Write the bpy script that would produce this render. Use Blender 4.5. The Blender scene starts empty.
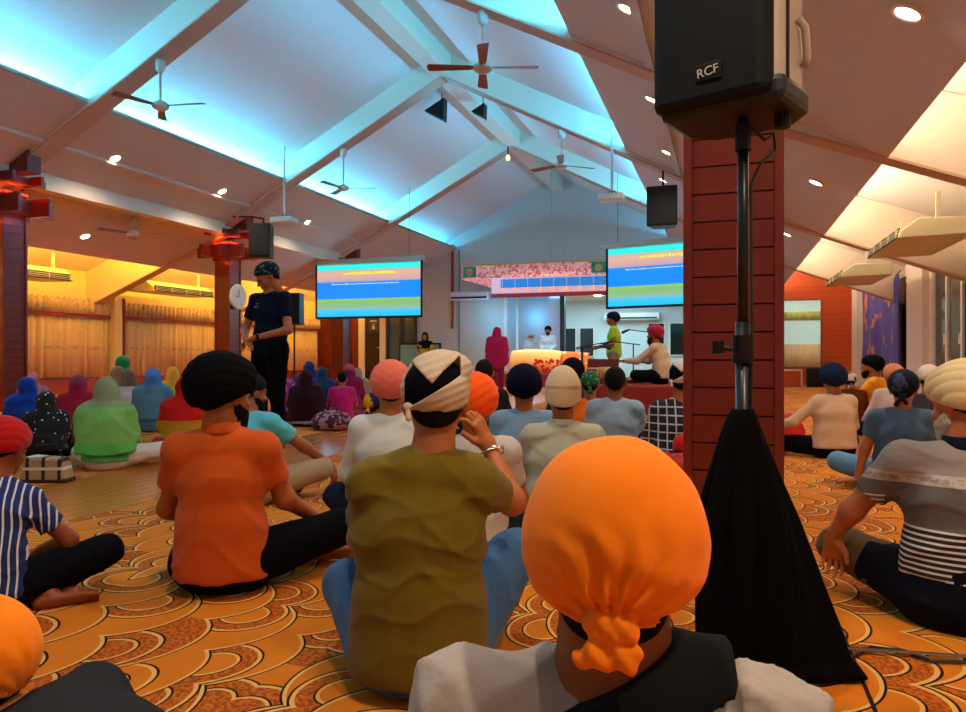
import bpy, math, random
import numpy as np
from mathutils import Vector, Matrix, Euler
random.seed(7)
sc = bpy.context.scene
COL = sc.collection
R = math.radians

# ------------------------------------------------------------------ helpers
def lin(c):
    if isinstance(c, str):
        c = [int(c[i:i+2], 16)/255 for i in (0, 2, 4)]
    return tuple((x/12.92 if x <= .04045 else ((x+.055)/1.055)**2.4) for x in c[:3])

CX, SX = math.cos(R(18.5)), math.sin(R(18.5))
EYE = 0.9
def P(u, v, w):
    """point at depth w along the camera axis"""
    a = (u-483)/725.; b = (356-v)/725.
    return Vector(((-SX+CX*a)*w, (CX+SX*a)*w, EYE+b*w))

MATS = {}
def mat(name, col, rough=.6, metal=0, bump=0, bscale=40, emit=None, estr=0, var=.0, vscale=6, spec=.5, sheen=0, alpha=None, coat=0):
    if name in MATS: return MATS[name]
    m = bpy.data.materials.new(name); m.use_nodes = True
    nt = m.node_tree; b = nt.nodes['Principled BSDF']; MATS[name] = m
    c = lin(col)
    b.inputs['Base Color'].default_value = (*c, 1)
    b.inputs['Roughness'].default_value = rough
    b.inputs['Metallic'].default_value = metal
    b.inputs['Specular IOR Level'].default_value = spec
    if coat: b.inputs['Coat Weight'].default_value = coat; b.inputs['Coat Roughness'].default_value = .1
    if sheen: b.inputs['Sheen Weight'].default_value = sheen
    tc = nt.nodes.new('ShaderNodeTexCoord')
    if var:
        n = nt.nodes.new('ShaderNodeTexNoise'); n.inputs['Scale'].default_value = vscale; n.inputs['Detail'].default_value = 4
        nt.links.new(tc.outputs['Object'], n.inputs['Vector'])
        mx = nt.nodes.new('ShaderNodeMix'); mx.data_type = 'RGBA'
        mx.inputs[6].default_value = (*[x*(1-var) for x in c], 1); mx.inputs[7].default_value = (*[min(1, x*(1+var)) for x in c], 1)
        nt.links.new(n.outputs['Fac'], mx.inputs[0]); nt.links.new(mx.outputs[2], b.inputs['Base Color'])
    if bump:
        n = nt.nodes.new('ShaderNodeTexNoise'); n.inputs['Scale'].default_value = bscale; n.inputs['Detail'].default_value = 5
        nt.links.new(tc.outputs['Object'], n.inputs['Vector'])
        bp = nt.nodes.new('ShaderNodeBump'); bp.inputs['Strength'].default_value = bump; bp.inputs['Distance'].default_value = .01
        nt.links.new(n.outputs['Fac'], bp.inputs['Height']); nt.links.new(bp.outputs['Normal'], b.inputs['Normal'])
    if emit:
        b.inputs['Emission Color'].default_value = (*lin(emit), 1); b.inputs['Emission Strength'].default_value = estr
    if alpha is not None: b.inputs['Alpha'].default_value = alpha
    return m

class NB:
    """tiny node-expression builder"""
    def __init__(s, m): s.nt = m.node_tree; s.b = s.nt.nodes['Principled BSDF']
    def m(s, op, a, b=None, c=None, clamp=False):
        n = s.nt.nodes.new('ShaderNodeMath'); n.operation = op; n.use_clamp = clamp
        for i, x in enumerate((a, b, c)):
            if x is None: continue
            if isinstance(x, (int, float)): n.inputs[i].default_value = x
            else: s.nt.links.new(x, n.inputs[i])
        return n.outputs[0]
    def xyz(s, kind='Object'):
        tc = s.nt.nodes.new('ShaderNodeTexCoord'); sp = s.nt.nodes.new('ShaderNodeSeparateXYZ')
        s.nt.links.new(tc.outputs[kind], sp.inputs[0]); s.vec = tc.outputs[kind]
        return sp.outputs
    def noise(s, scale, detail=3, vec=None):
        n = s.nt.nodes.new('ShaderNodeTexNoise'); n.inputs['Scale'].default_value = scale; n.inputs['Detail'].default_value = detail
        s.nt.links.new(vec or s.vec, n.inputs['Vector']); return n.outputs['Fac']
    def mix(s, f, a, b):
        n = s.nt.nodes.new('ShaderNodeMix'); n.data_type = 'RGBA'
        for i, x in ((0, f), (6, a), (7, b)):
            if isinstance(x, str): n.inputs[i].default_value = (*lin(x), 1)
            elif isinstance(x, (int, float)): n.inputs[i].default_value = x
            else: s.nt.links.new(x, n.inputs[i])
        return n.outputs[2]
    def out(s, col, to='Base Color'): s.nt.links.new(col, s.b.inputs[to])
    def bump(s, h, st=.5, dist=.01):
        bp = s.nt.nodes.new('ShaderNodeBump'); bp.inputs['Strength'].default_value = st; bp.inputs['Distance'].default_value = dist
        s.nt.links.new(h, bp.inputs['Height']); s.nt.links.new(bp.outputs['Normal'], s.b.inputs['Normal'])

class MB:
    def __init__(s): s.v = []; s.f = []; s.mi = []
    def add(s, V, F, mi=0):
        o = len(s.v); s.v += [tuple(x) for x in V]; s.f += [tuple(i+o for i in f) for f in F]; s.mi += [mi]*len(F); return s
    def box(s, a, b, mi=0, M=None):
        x0, y0, z0 = a; x1, y1, z1 = b
        V = [Vector(p) for p in ((x0,y0,z0),(x1,y0,z0),(x1,y1,z0),(x0,y1,z0),(x0,y0,z1),(x1,y0,z1),(x1,y1,z1),(x0,y1,z1))]
        if M: V = [M @ p for p in V]
        return s.add(V, [(0,3,2,1),(4,5,6,7),(0,1,5,4),(1,2,6,5),(2,3,7,6),(3,0,4,7)], mi)
    def cbox(s, c, d, mi=0, M=None):
        return s.box([c[i]-d[i]/2 for i in range(3)], [c[i]+d[i]/2 for i in range(3)], mi, M)
    def prism(s, poly, y0, y1, axis='Y', mi=0):
        """poly = list of 2D pts; extruded along axis"""
        n = len(poly)
        def mk(p, t): return {'Y': (p[0], t, p[1]), 'X': (t, p[0], p[1]), 'Z': (p[0], p[1], t)}[axis]
        V = [mk(p, y0) for p in poly]+[mk(p, y1) for p in poly]
        F = [tuple(range(n)), tuple(range(2*n-1, n-1, -1))]+[(i, i+n, (i+1) % n+n, (i+1) % n) for i in range(n)]
        return s.add(V, F, mi)
    def tube(s, pts, r, seg=10, mi=0, cap=True):
        pts = [Vector(p) for p in pts]; rs = r if isinstance(r, (list, tuple)) else [r]*len(pts)
        V = []; up = None
        for i, p in enumerate(pts):
            d = (pts[min(i+1, len(pts)-1)]-pts[max(i-1, 0)]).normalized()
            if up is None: up = d.orthogonal().normalized()
            up = (up-d*up.dot(d)).normalized(); q = d.cross(up)
            for k in range(seg):
                t = 2*math.pi*k/seg; V.append(p+rs[i]*(math.cos(t)*up+math.sin(t)*q))
        F = [(i*seg+k, i*seg+(k+1) % seg, (i+1)*seg+(k+1) % seg, (i+1)*seg+k) for i in range(len(pts)-1) for k in range(seg)]
        if cap: F += [tuple(range(seg-1, -1, -1)), tuple((len(pts)-1)*seg+k for k in range(seg))]
        return s.add(V, F, mi)
    def lathe(s, prof, seg=24, M=None, mi=0):
        V = [Vector((r*math.cos(2*math.pi*k/seg), r*math.sin(2*math.pi*k/seg), z)) for r, z in prof for k in range(seg)]
        if M: V = [M @ p for p in V]
        n = len(prof)
        F = [(i*seg+k, i*seg+(k+1) % seg, (i+1)*seg+(k+1) % seg, (i+1)*seg+k) for i in range(n-1) for k in range(seg)]
        F += [tuple(range(seg-1, -1, -1)), tuple((n-1)*seg+k for k in range(seg))]
        return s.add(V, F, mi)
    def grid(s, fn, nu, nv, mi=0):
        V = [fn(i/nu, j/nv) for j in range(nv+1) for i in range(nu+1)]
        return s.add(V, [(j*(nu+1)+i, j*(nu+1)+i+1, (j+1)*(nu+1)+i+1, (j+1)*(nu+1)+i) for j in range(nv) for i in range(nu)], mi)
    def build(s, name, ms, parent=None, smooth=False, bevel=0, thick=0, loc=None):
        me = bpy.data.meshes.new(name); me.from_pydata(s.v, [], s.f)
        for m in (ms if isinstance(ms, (list, tuple)) else [ms]): me.materials.append(m)
        me.polygons.foreach_set('material_index', s.mi)
        if smooth: me.polygons.foreach_set('use_smooth', [True]*len(s.f))
        me.update()
        o = bpy.data.objects.new(name, me); COL.objects.link(o)
        if parent: o.parent = parent
        if loc: o.location = loc
        if thick: md = o.modifiers.new('s', 'SOLIDIFY'); md.thickness = thick; md.offset = 0
        if bevel: md = o.modifiers.new('b', 'BEVEL'); md.width = bevel; md.segments = 2; md.limit_method = 'ANGLE'
        return o

def tag(o, label=None, cat=None, group=None, kind=None):
    if label: o['label'] = label
    if cat: o['category'] = cat
    if group: o['group'] = group
    if kind: o['kind'] = kind
    return o
def empty(name, loc=(0,0,0), rz=0, label=None, cat=None, group=None):
    o = bpy.data.objects.new(name, None); COL.objects.link(o); o.location = loc; o.rotation_euler = (0,0,rz)
    o.empty_display_size = .1
    return tag(o, label, cat, group)
def struct(o): o['kind'] = 'structure'; return o
def copytree(o, parent=None, loc=None, rz=None, label=None):
    c = o.copy(); COL.objects.link(c); c.parent = parent
    if loc is not None: c.location = loc
    if rz is not None: c.rotation_euler = (0,0,rz)
    if label: c['label'] = label
    for ch in list(o.children): copytree(ch, c)
    return c

# ------------------------------------------------------------------ camera, world, view
cam = bpy.data.cameras.new('camera'); co = bpy.data.objects.new('camera', cam); COL.objects.link(co)
cam.sensor_width = 36; cam.lens = 36*725/966.; cam.clip_start = .05
co.location = (0,0,EYE); co.rotation_euler = (R(90),0,R(18.5)); sc.camera = co
wd = bpy.data.worlds.new('world'); sc.world = wd; wd.use_nodes = True
wd.node_tree.nodes['Background'].inputs[0].default_value = (1,.82,.66,1)
wd.node_tree.nodes['Background'].inputs[1].default_value = .15
vs = sc.view_settings; vs.view_transform = 'Standard'; vs.look = 'None'; vs.gamma = 1; vs.exposure = 0.31; vs.use_curve_mapping = False

# ------------------------------------------------------------------ lights
def area(name, loc, sx, sy, rot, col, e, spread=180):
    l = bpy.data.lights.new(name, 'AREA'); l.shape = 'RECTANGLE'; l.size = sx; l.size_y = sy; l.color = lin(col) if isinstance(col, str) else col
    l.energy = e; l.spread = R(spread)
    o = bpy.data.objects.new(name, l); COL.objects.link(o); o.location = loc; o.rotation_euler = rot; return o
def point(name, loc, col, e, r=.03):
    l = bpy.data.lights.new(name, 'POINT'); l.energy = e; l.color = lin(col) if isinstance(col, str) else col; l.shadow_soft_size = r
    o = bpy.data.objects.new(name, l); COL.objects.link(o); o.location = loc; return o
def spot(name, loc, col, e, ang=130, blend=.6, rot=(0,0,0)):
    l = bpy.data.lights.new(name, 'SPOT'); l.energy = e; l.color = lin(col) if isinstance(col, str) else col; l.shadow_soft_size = .06
    l.spot_size = R(ang); l.spot_blend = blend
    o = bpy.data.objects.new(name, l); COL.objects.link(o); o.location = loc; o.rotation_euler = rot; return o

# ------------------------------------------------------------------ carpet / floor
def carpet():
    m = mat('patterned_carpet', 'D8862A', .92, spec=.15); n = NB(m); x, y, _ = n.xyz(); M = n.m
    S = .42; H = .5    # circle spacing along X, row height in units of S
    wob = n.noise(1.3, 1)
    px = M('ADD', M('DIVIDE', y, S), M('MULTIPLY', wob, .3)); py = M('DIVIDE', M('PINGPONG', M('ADD', x, M('MULTIPLY', n.noise(.7, 0), .35)), 1.05), S*.92)
    row0 = M('FLOOR', M('DIVIDE', py, H))
    found = None; rr = None; ids = None; ecc = None
    for k in (-1, 0, 1):
        row = M('ADD', row0, k)
        par = M('MULTIPLY', M('FLOORED_MODULO', row, 2), .5)
        fx = M('SUBTRACT', px, par); ix = M('FLOOR', fx)
        dx = M('SUBTRACT', M('SUBTRACT', fx, ix), .5)
        dy = M('SUBTRACT', py, M('MULTIPLY', row, H))
        d = M('SQRT', M('ADD', M('MULTIPLY', dx, dx), M('MULTIPLY', dy, dy)))
        d = M('DIVIDE', d, .62)
        # eccentric inner circle, touching the rim on one side
        sgn = M('SUBTRACT', M('MULTIPLY', M('FLOORED_MODULO', M('ADD', row, ix), 2), 2), 1)
        ex = M('SUBTRACT', dx, M('MULTIPLY', sgn, .2)); ey = M('ADD', dy, -.06)
        e = M('DIVIDE', M('SQRT', M('ADD', M('MULTIPLY', ex, ex), M('MULTIPLY', ey, ey))), .62)
        idn = M('FRACT', M('MULTIPLY', M('SINE', M('ADD', M('MULTIPLY', ix, 12.9898), M('MULTIPLY', row, 78.233))), 43758.5))
        ins = M('LESS_THAN', d, 1.0)
        if found is None: found, rr, ids, ecc = ins, d, idn, e
        else:
            take = M('MULTIPLY', ins, M('SUBTRACT', 1, found))
            lerp = lambda a, b: M('ADD', M('MULTIPLY', a, M('SUBTRACT', 1, take)), M('MULTIPLY', b, take))
            rr, ids, ecc = lerp(rr, d), lerp(ids, idn), lerp(ecc, e)
            found = M('MAXIMUM', found, ins)
    def line(v, c, w): return M('LESS_THAN', M('ABSOLUTE', M('SUBTRACT', v, c)), w)
    dark = M('MAXIMUM', line(rr, .985, .014), M('MAXIMUM', line(ecc, .62, .014), line(ecc, .36, .012)))
    lite = M('MAXIMUM', line(rr, .95, .022), M('MAXIMUM', line(ecc, .58, .024), line(ecc, .325, .02)))
    inner = M('LESS_THAN', ecc, .62); core = M('LESS_THAN', ecc, .36)
    sp = M('GREATER_THAN', n.noise(70, 4), .5)
    tone = M('ADD', M('MULTIPLY', ids, .75), M('MULTIPLY', M('ADD', inner, M('MULTIPLY', core, -.6)), .45))
    tsel = M('GREATER_THAN', tone, .62)
    speck = M('MULTIPLY', tsel, sp)
    soft = n.noise(5, 3)
    base = n.mix(soft, 'C4640E', 'DA8420')
    base = n.mix(M('MULTIPLY', tsel, .45), base, 'B04C12')
    base = n.mix(M('MULTIPLY', speck, .85), base, '8E3E12')
    col = n.mix(lite, base, 'DEAA5C')
    col = n.mix(dark, col, '22160E')
    col = n.mix(M('SUBTRACT', 1, found), col, '1C1512')
    seam = M('LESS_THAN', M('ABSOLUTE', M('SUBTRACT', x, .36)), .006)
    col = n.mix(seam, col, '2A150A')
    n.out(col); n.bump(n.noise(160, 2), .35, .004)
    return m
M_carpet = carpet()
def woodstrip():
    m = mat('polished_timber', 'A8521C', .22, spec=.3); n = NB(m); x, y, _ = n.xyz(); M = n.m
    bx = M('FLOOR', M('DIVIDE', x, .11)); hsh = M('FRACT', M('MULTIPLY', M('SINE', M('MULTIPLY', bx, 91.7)), 4375.5))
    seam = M('LESS_THAN', M('FRACT', M('DIVIDE', x, .11)), .03)
    mp = n.nt.nodes.new('ShaderNodeMapping'); mp.inputs['Scale'].default_value = (14, .7, 1); n.nt.links.new(n.vec, mp.inputs[0])
    g = n.noise(2.5, 5, mp.outputs[0])
    c = n.mix(g, '9A4A14', 'D88428'); c = n.mix(M('MULTIPLY', hsh, .4), c, 'B3561E'); c = n.mix(seam, c, '4A2008')
    n.out(c); return m
M_strip = woodstrip()
fl = MB(); fl.box((-3.4,-4,-.12), (4.1,30.2,0)); fl.box((-15.3,-4,-.12), (-4.5,30.2,0)); fl.box((-4.5,20,-.12), (-3.4,30.2,0))
struct(fl.build('floor', M_carpet))
struct(MB().box((-4.5,-4,-.12), (-3.4,20,-.001)).build('floor', M_strip))

# ------------------------------------------------------------------ shell
XC = -5.6; DW = 9.6; RB = EYE+5.85; SL = .52
M_ceil = mat('white_ceiling_plaster', 'DCD6D0', .8, var=.03)
M_soff = mat('soffit_plaster', 'C8CAD4', .8, var=.03)
M_beam = mat('cream_painted_beam', 'DCCBB4', .7)
M_beamedge = mat('brown_painted_edge', 'C09C84', .7)
M_wallw = mat('white_wall_paint', 'C2C3BA', .8, var=.03)
M_wally = mat('cream_wall_paint', 'E0C48C', .8)
def zr(dx): return RB-SL*dx         # rafter underside
DC, DO = 3.8, 7.25                  # inner cove edge, outer soffit edge
for s, nm in ((-1, 'left'), (1, 'right')):
    X = lambda d: XC+s*d
    up = MB(); up.prism([(X(0), zr(0)+.5), (X(4.75), zr(4.75)+.5), (X(4.75), zr(4.75)+.58), (X(0), zr(0)+.58)], -4, 25.0)
    struct(up.build('ceiling', M_ceil))
    so = MB(); so.prism([(X(DC), zr(DC)+.05), (X(DO), zr(DO)+.05), (X(DO), zr(DO)+.08), (X(DC), zr(DC)+.08)], -4, 25.0)
    so.prism([(X(DC), zr(DC)+.06), (X(DC+.04), zr(DC)+.06), (X(DC+.04), zr(DC)+.13), (X(DC), zr(DC)+.13)], -4, 25)
    so.prism([(X(4.7), zr(4.7)), (X(4.8), zr(4.8)), (X(4.8), zr(4.8)+.6), (X(4.7), zr(4.7)+.6)], -4, 25)
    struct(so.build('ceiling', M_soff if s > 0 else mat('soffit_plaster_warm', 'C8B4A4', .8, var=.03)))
    ai = MB(); za = lambda d: EYE+3.0-.38*(d-7.25)
    ai.prism([(X(5.9), za(5.9)), (X(DW+.1), za(DW+.1)), (X(DW+.1), za(DW+.1)+.08), (X(5.9), za(5.9)+.08)], -4, 25)
    ai.prism([(X(5.85), zr(5.85)+.1), (X(5.95), zr(5.95)+.1), (X(5.95), za(5.9)+.08), (X(5.85), za(5.9)+.08)], -4, 25)
    struct(ai.build('ceiling', M_ceil if s > 0 else M_ceil))
    # longitudinal eave beam over the columns
    eb = MB(); eb.prism([(X(5.38), zr(5.38)-.22), (X(5.62), zr(5.38)-.22), (X(5.62), zr(5.62)+.06), (X(5.38), zr(5.38)+.06)], -4, 25)
    struct(eb.build('roof_beam', M_beam))
# ridge beam
struct(MB().box((XC-.2,-4,zr(0)-.02), (XC+.2,25,zr(0)+.5)).build('roof_beam', M_beam))
TY = [-1.7, 3.6, 8.9, 14.2, 19.5]
for ty in TY:
    for s in (-1, 1):
        X = lambda d: XC+s*d
        t = MB(); t.prism([(X(0), zr(0)), (X(5.6), zr(5.6)), (X(5.6), zr(5.6)+.1), (X(4.6), zr(4.6)+.5), (X(0), zr(0)+.5)], ty-.17, ty+.17)
        t.prism([(X(0), zr(0)-.03), (X(5.6), zr(5.6)-.03), (X(5.6), zr(5.6)+.0), (X(0), zr(0)+.0)], ty-.175, ty+.175, mi=1)
        zb = lambda d: EYE+2.84-.39*(d-5.5)
        t.prism([(X(5.5), zb(5.5)), (X(DW), zb(DW)), (X(DW), zb(DW)+.9), (X(5.5), zb(5.5)+.75)], ty-.13, ty+.13)
        t.prism([(X(5.5), zb(5.5)-.03), (X(DW), zb(DW)-.03), (X(DW), zb(DW)), (X(5.5), zb(5.5))], ty-.135, ty+.135, mi=1)
        struct(t.build('roof_beam', [M_beam, M_beamedge]))

# ---- walls
YB = 25.0
M_plank = None
def plank(name, c0, c1, h=.16, rough=.35, axis=2, gap=.03):
    m = mat(name, c0, rough); n = NB(m); o = n.xyz(); M = n.m; z = o[axis]
    f = M('FRACT', M('DIVIDE', z, h)); seam = M('LESS_THAN', f, gap)
    hs = M('FRACT', M('MULTIPLY', M('SINE', M('MULTIPLY', M('FLOOR', M('DIVIDE', z, h)), 47.3)), 999.7))
    mp = n.nt.nodes.new('ShaderNodeMapping'); mp.inputs['Scale'].default_value = (1.2, 1.2, 22); n.nt.links.new(n.vec, mp.inputs[0])
    g = n.noise(2, 4, mp.outputs[0])
    c = n.mix(g, c0, c1); c = n.mix(M('MULTIPLY', hs, .35), c, c0); c = n.mix(seam, c, '1A0805')
    n.out(c); return m
M_orangewall = plank('orange_timber_cladding', 'B4420E', 'C85214', .17)
M_maroonwall = plank('maroon_timber_cladding', '5A1C12', '6E2416', .17)
M_col = plank('mahogany_column_wood', '641C12', '7C2816', .5, rough=.3, gap=0)
M_colgroove = mat('dark_joint', '240A06', .8)
M_frame_w = mat('white_frame_paint', 'DAD6D0', .5)
M_dark = mat('black_plastic', '060607', .5, spec=.3)
M_glassdark = mat('night_window_glass', '0A1416', .08, spec=.8)
M_glassgreen = mat('curtained_window_glass', '4E5A46', .15, var=.3, vscale=3)

# left wall, right wall
lw = MB(); lw.box((XC-DW-.15,-4,0), (XC-DW,25,3.1)); struct(lw.build('wall_left', M_wally))
rw = MB()
WO = [(8.2,12.6),(13.2,17.0),(19.0,23.4)]   # window openings in the right wall
ys = -4
for a, b in WO:
    rw.box((XC+DW,ys,0), (XC+DW+.2,a,3.1)); rw.box((XC+DW,a,2.65), (XC+DW+.2,b,3.1)); rw.box((XC+DW,a,0), (XC+DW+.2,b,.12)); ys = b
rw.box((XC+DW,ys,0), (XC+DW+.2,25,3.1)); M_wallr = mat('pale_wall_paint', 'DCCDBE', .8)
rw.box((XC+DW-.12,17.2,0), (XC+DW,18.6,3.0)); rw.box((XC+DW-.3,24.0,0), (XC+DW,25,3.0))
rw.box((XC+DW-.1,-4,2.72), (XC+DW,25,2.78)); 
struct(rw.build('wall_right', M_wallr))
wn = 0
for a, b in WO:
    wn += 1; wr = empty('window_%d' % wn, (XC+DW+.06,(a+b)/2,.12)); struct(wr)
    f = MB(); L = b-a; n = 4; h = 2.53
    for i in range(n+1):
        y = -L/2+L*i/n; f.box((-.04,y-.05,0), (.06,y+.05,h))
    f.box((-.04,-L/2,h-.07), (.06,L/2,h)); f.box((-.04,-L/2,0), (.06,L/2,.07)); f.box((-.04,-L/2,h-.6), (.06,L/2,h-.56)) if wn == 9 else None
    f.build('window_frame', M_frame_w, wr)
    for i in range(n):
        g = MB(); g.box((.0,-L/2+L*i/n+.05,.07), (.02,-L/2+L*(i+1)/n-.05,h-.07)); g.build('pane', M_glassdark if i % 2 else M_glassgreen, wr)
        hd = MB(); hd.box((-.06,-L/2+L*i/n+.06,1.0), (-.03,-L/2+L*i/n+.09,1.2)); hd.build('handle', M_frame_w, wr)
    # plaster reveal behind
# gable wall with stage opening
OX0, OX1, OZ = -7.5, -1.0, 3.02
gw = MB()
def gable(x0, x1, z0):
    xs = sorted({x0, x1, *[x for x in (XC,) if x0 < x < x1]})
    for a, b in zip(xs, xs[1:]):
        za_ = lambda x: zr(abs(x-XC))+.5 if abs(x-XC) < 4.7 else min(zr(abs(x-XC))+.5, 4.6)
        gw.prism([(a, z0), (b, z0), (b, za_(b)), (a, za_(a))], YB, YB+.15)
gable(-15.2, OX0, 0); gable(OX0, OX1, OZ); gable(OX1, 4.0, 0)
struct(gw.build('wall_back', M_wallw))
# recess
rc = MB(); rc.box((OX0-.15,YB+.15,0), (OX0,30,3.3)); rc.box((OX1,YB+.15,0), (OX1+.15,30,3.3)); rc.box((OX0,30,0), (OX1,30.15,3.3)); 
struct(rc.build('wall_recess', mat('recess_wall_paint', 'BFD3DA', .8)))
struct(MB().box((OX0-.15,YB+.15,3.2), (OX1+.15,30.15,3.3)).build('ceiling', M_ceil))
# orange clad end wall, right aisle
ow = MB()
for a, b, z0, z1 in ((.2,1.7,0,3.75),(1.7,2.85,0,.52),(1.7,2.85,2.68,3.5),(2.85,3.7,0,3.2)):
    za_ = lambda d: EYE+3.0-.38*(d-7.25)
    ow.prism([(a, z0), (b, z0), (b, min(z1, za_(b-XC))+.0), (a, min(z1+.4, za_(a-XC))+.0)], YB-.12, YB-.01)
struct(ow.build('wall_back', M_orangewall))
w4 = struct(empty('window_4', (2.275,YB-.1,.52)))
f = MB(); 
for x in (-.575,.545): f.box((x,-.06,0), (x+.03,.02,2.16))
f.box((-.575,-.06,0), (.575,.02,.03)); f.box((-.575,-.06,2.13), (.575,.02,2.16)); f.build('window_frame', mat('timber_frame', '8C3A14', .4), w4)
MB().box((-.545,.0,.03), (.545,.012,2.13)).build('pane', mat('pale_window_light', 'A8CFC8', .3, emit='B8E0D8', estr=.35), w4)
def sheer(w, h, n, amp):
    return MB().grid(lambda a, b: (-w/2+w*a, -.03+amp*math.sin(a*n*6.283), h*b), n*8, 1)
sheer(1.08, .75, 9, .012).build('curtain', mat('cream_sheer', 'E6D9A8', .8), w4, smooth=True, thick=.004)
tp = sheer(1.08, .28, 7, .012).build('valance', mat('valance_sheer', 'B8C878', .8), w4, smooth=True, thick=.004); tp.location = (0,0,1.5)
# maroon clad part of back wall, left, with window, door, glass doors
mw = MB(); mw.box((-15.2,YB-.1,0), (-13.35,YB-.01,3.6)); struct(mw.build('wall_back', M_maroonwall))
w5 = struct(empty('window_5', (-14.05,YB-.13,.3)))
MB().box((-.32,-.01,0), (.32,.02,2.3)).build('pane', mat('curtain_behind_glass', '6E7A52', .5, var=.4, vscale=8), w5)
f = MB(); f.box((-.36,-.04,0), (-.32,.02,2.3)); f.box((.32,-.04,0), (.36,.02,2.3)); f.box((-.36,-.04,2.3), (.36,.02,2.36)); f.build('window_frame', M_maroonwall, w5)
d1 = struct(empty('door_1', (-12.75,YB-.06,0)))
f = MB(); f.box((-.6,-.1,0), (-.34,.05,3.2)); f.box((.3,-.1,0), (.55,.05,3.2)); f.build('door_frame', M_frame_w, d1)
MB().box((-.34,-.05,0), (.3,.0,3.2)).build('door_panel', mat('dark_door', '1E1214', .35), d1)
MB().box((.18,-.1,1.2), (.28,-.05,1.24)).build('door_handle', mat('steel', 'B0B0B0', .3, 1), d1)
sg = empty('door_sign', (-12.72,YB-.12,2.1), 0, 'small dark notice plate on the dark door under the left screen', 'sign')
MB().box((-.2,-.01,-.28), (.2,.0,.28)).build('plate', mat('sign_grey', '3A3A3C', .5), sg)
s_ = MB(); s_.box((-.13,-.016,.1), (.13,-.01,.16)); s_.tube([(-.06,-.012,-.05),(.06,-.012,.03)], .02, 6); s_.lathe([(.001,0),(.07,0),(.07,.004),(.001,.004)], 14, Matrix.Translation((0,-.012,-.12)) @ Matrix.Rotation(R(90), 4, 'X')); s_.build('mark', mat('sign_white', 'C8C8C8', .5), sg)
d2 = struct(empty('door_2', (-11.55,YB-.06,0)))
f = MB()
for x in (-.62,-.03,.5): f.box((x,-.1,0), (x+.09,.03,3.0))
f.box((-.62,-.1,2.95), (.59,.03,3.05)); f.build('door_frame', mat('dark_frame', '20262A', .4), d2)
for x in (-.53,.06): MB().box((x,-.04,.05), (x+.46,-.02,2.95)).build('pane', mat('teal_glass', '2E5A66', .12, spec=.8), d2)
# stage recess: windows, door, post
for i, (x0, x1, z0, z1) in enumerate(((-6.45,-5.95,.9,2.05),(-5.75,-5.2,.9,2.05),(-2.95,-2.35,.95,2.2),(-2.1,-1.6,.95,2.2))):
    w = struct(empty('window_%d' % (6+i), ((x0+x1)/2,29.98,z0))); hw = (x1-x0)/2; hh = z1-z0
    MB().box((-hw,-.02,0), (hw,.0,hh)).build('pane', M_glassdark, w)
    f = MB(); f.box((-hw-.05,-.05,-.05), (-hw,.0,hh+.05)); f.box((hw,-.05,-.05), (hw+.05,.0,hh+.05)); f.box((-hw,-.05,hh), (hw,.0,hh+.05)); f.box((-hw,-.05,-.05), (hw,.0,0)); f.build('window_frame', M_frame_w, w)
struct(MB().box((-5.78,26.2,0), (-5.62,26.5,3.2)).build('trim_1', mat('dark_post_paint', '24343C', .5)))
struct(MB().box((-7.4,26.3,0), (-5.78,26.36,3.2)).build('wall_stage', mat('white_partition', 'CCD8E0', .7)))
struct(MB().box((-7.55,24.9,0), (-7.42,25.0,3.0)).build('trim_2', M_frame_w))
struct(MB().box((-9.58,24.92,1.9), (-9.5,25.0,5.0)).build('trim_3', mat('red_brown_pipe', '9A3A22', .5)))
struct(MB().box((-9.3,24.96,0), (-9.26,25.0,4.8)).build('trim_4', mat('grey_joint', '7C8284', .6)))

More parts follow.
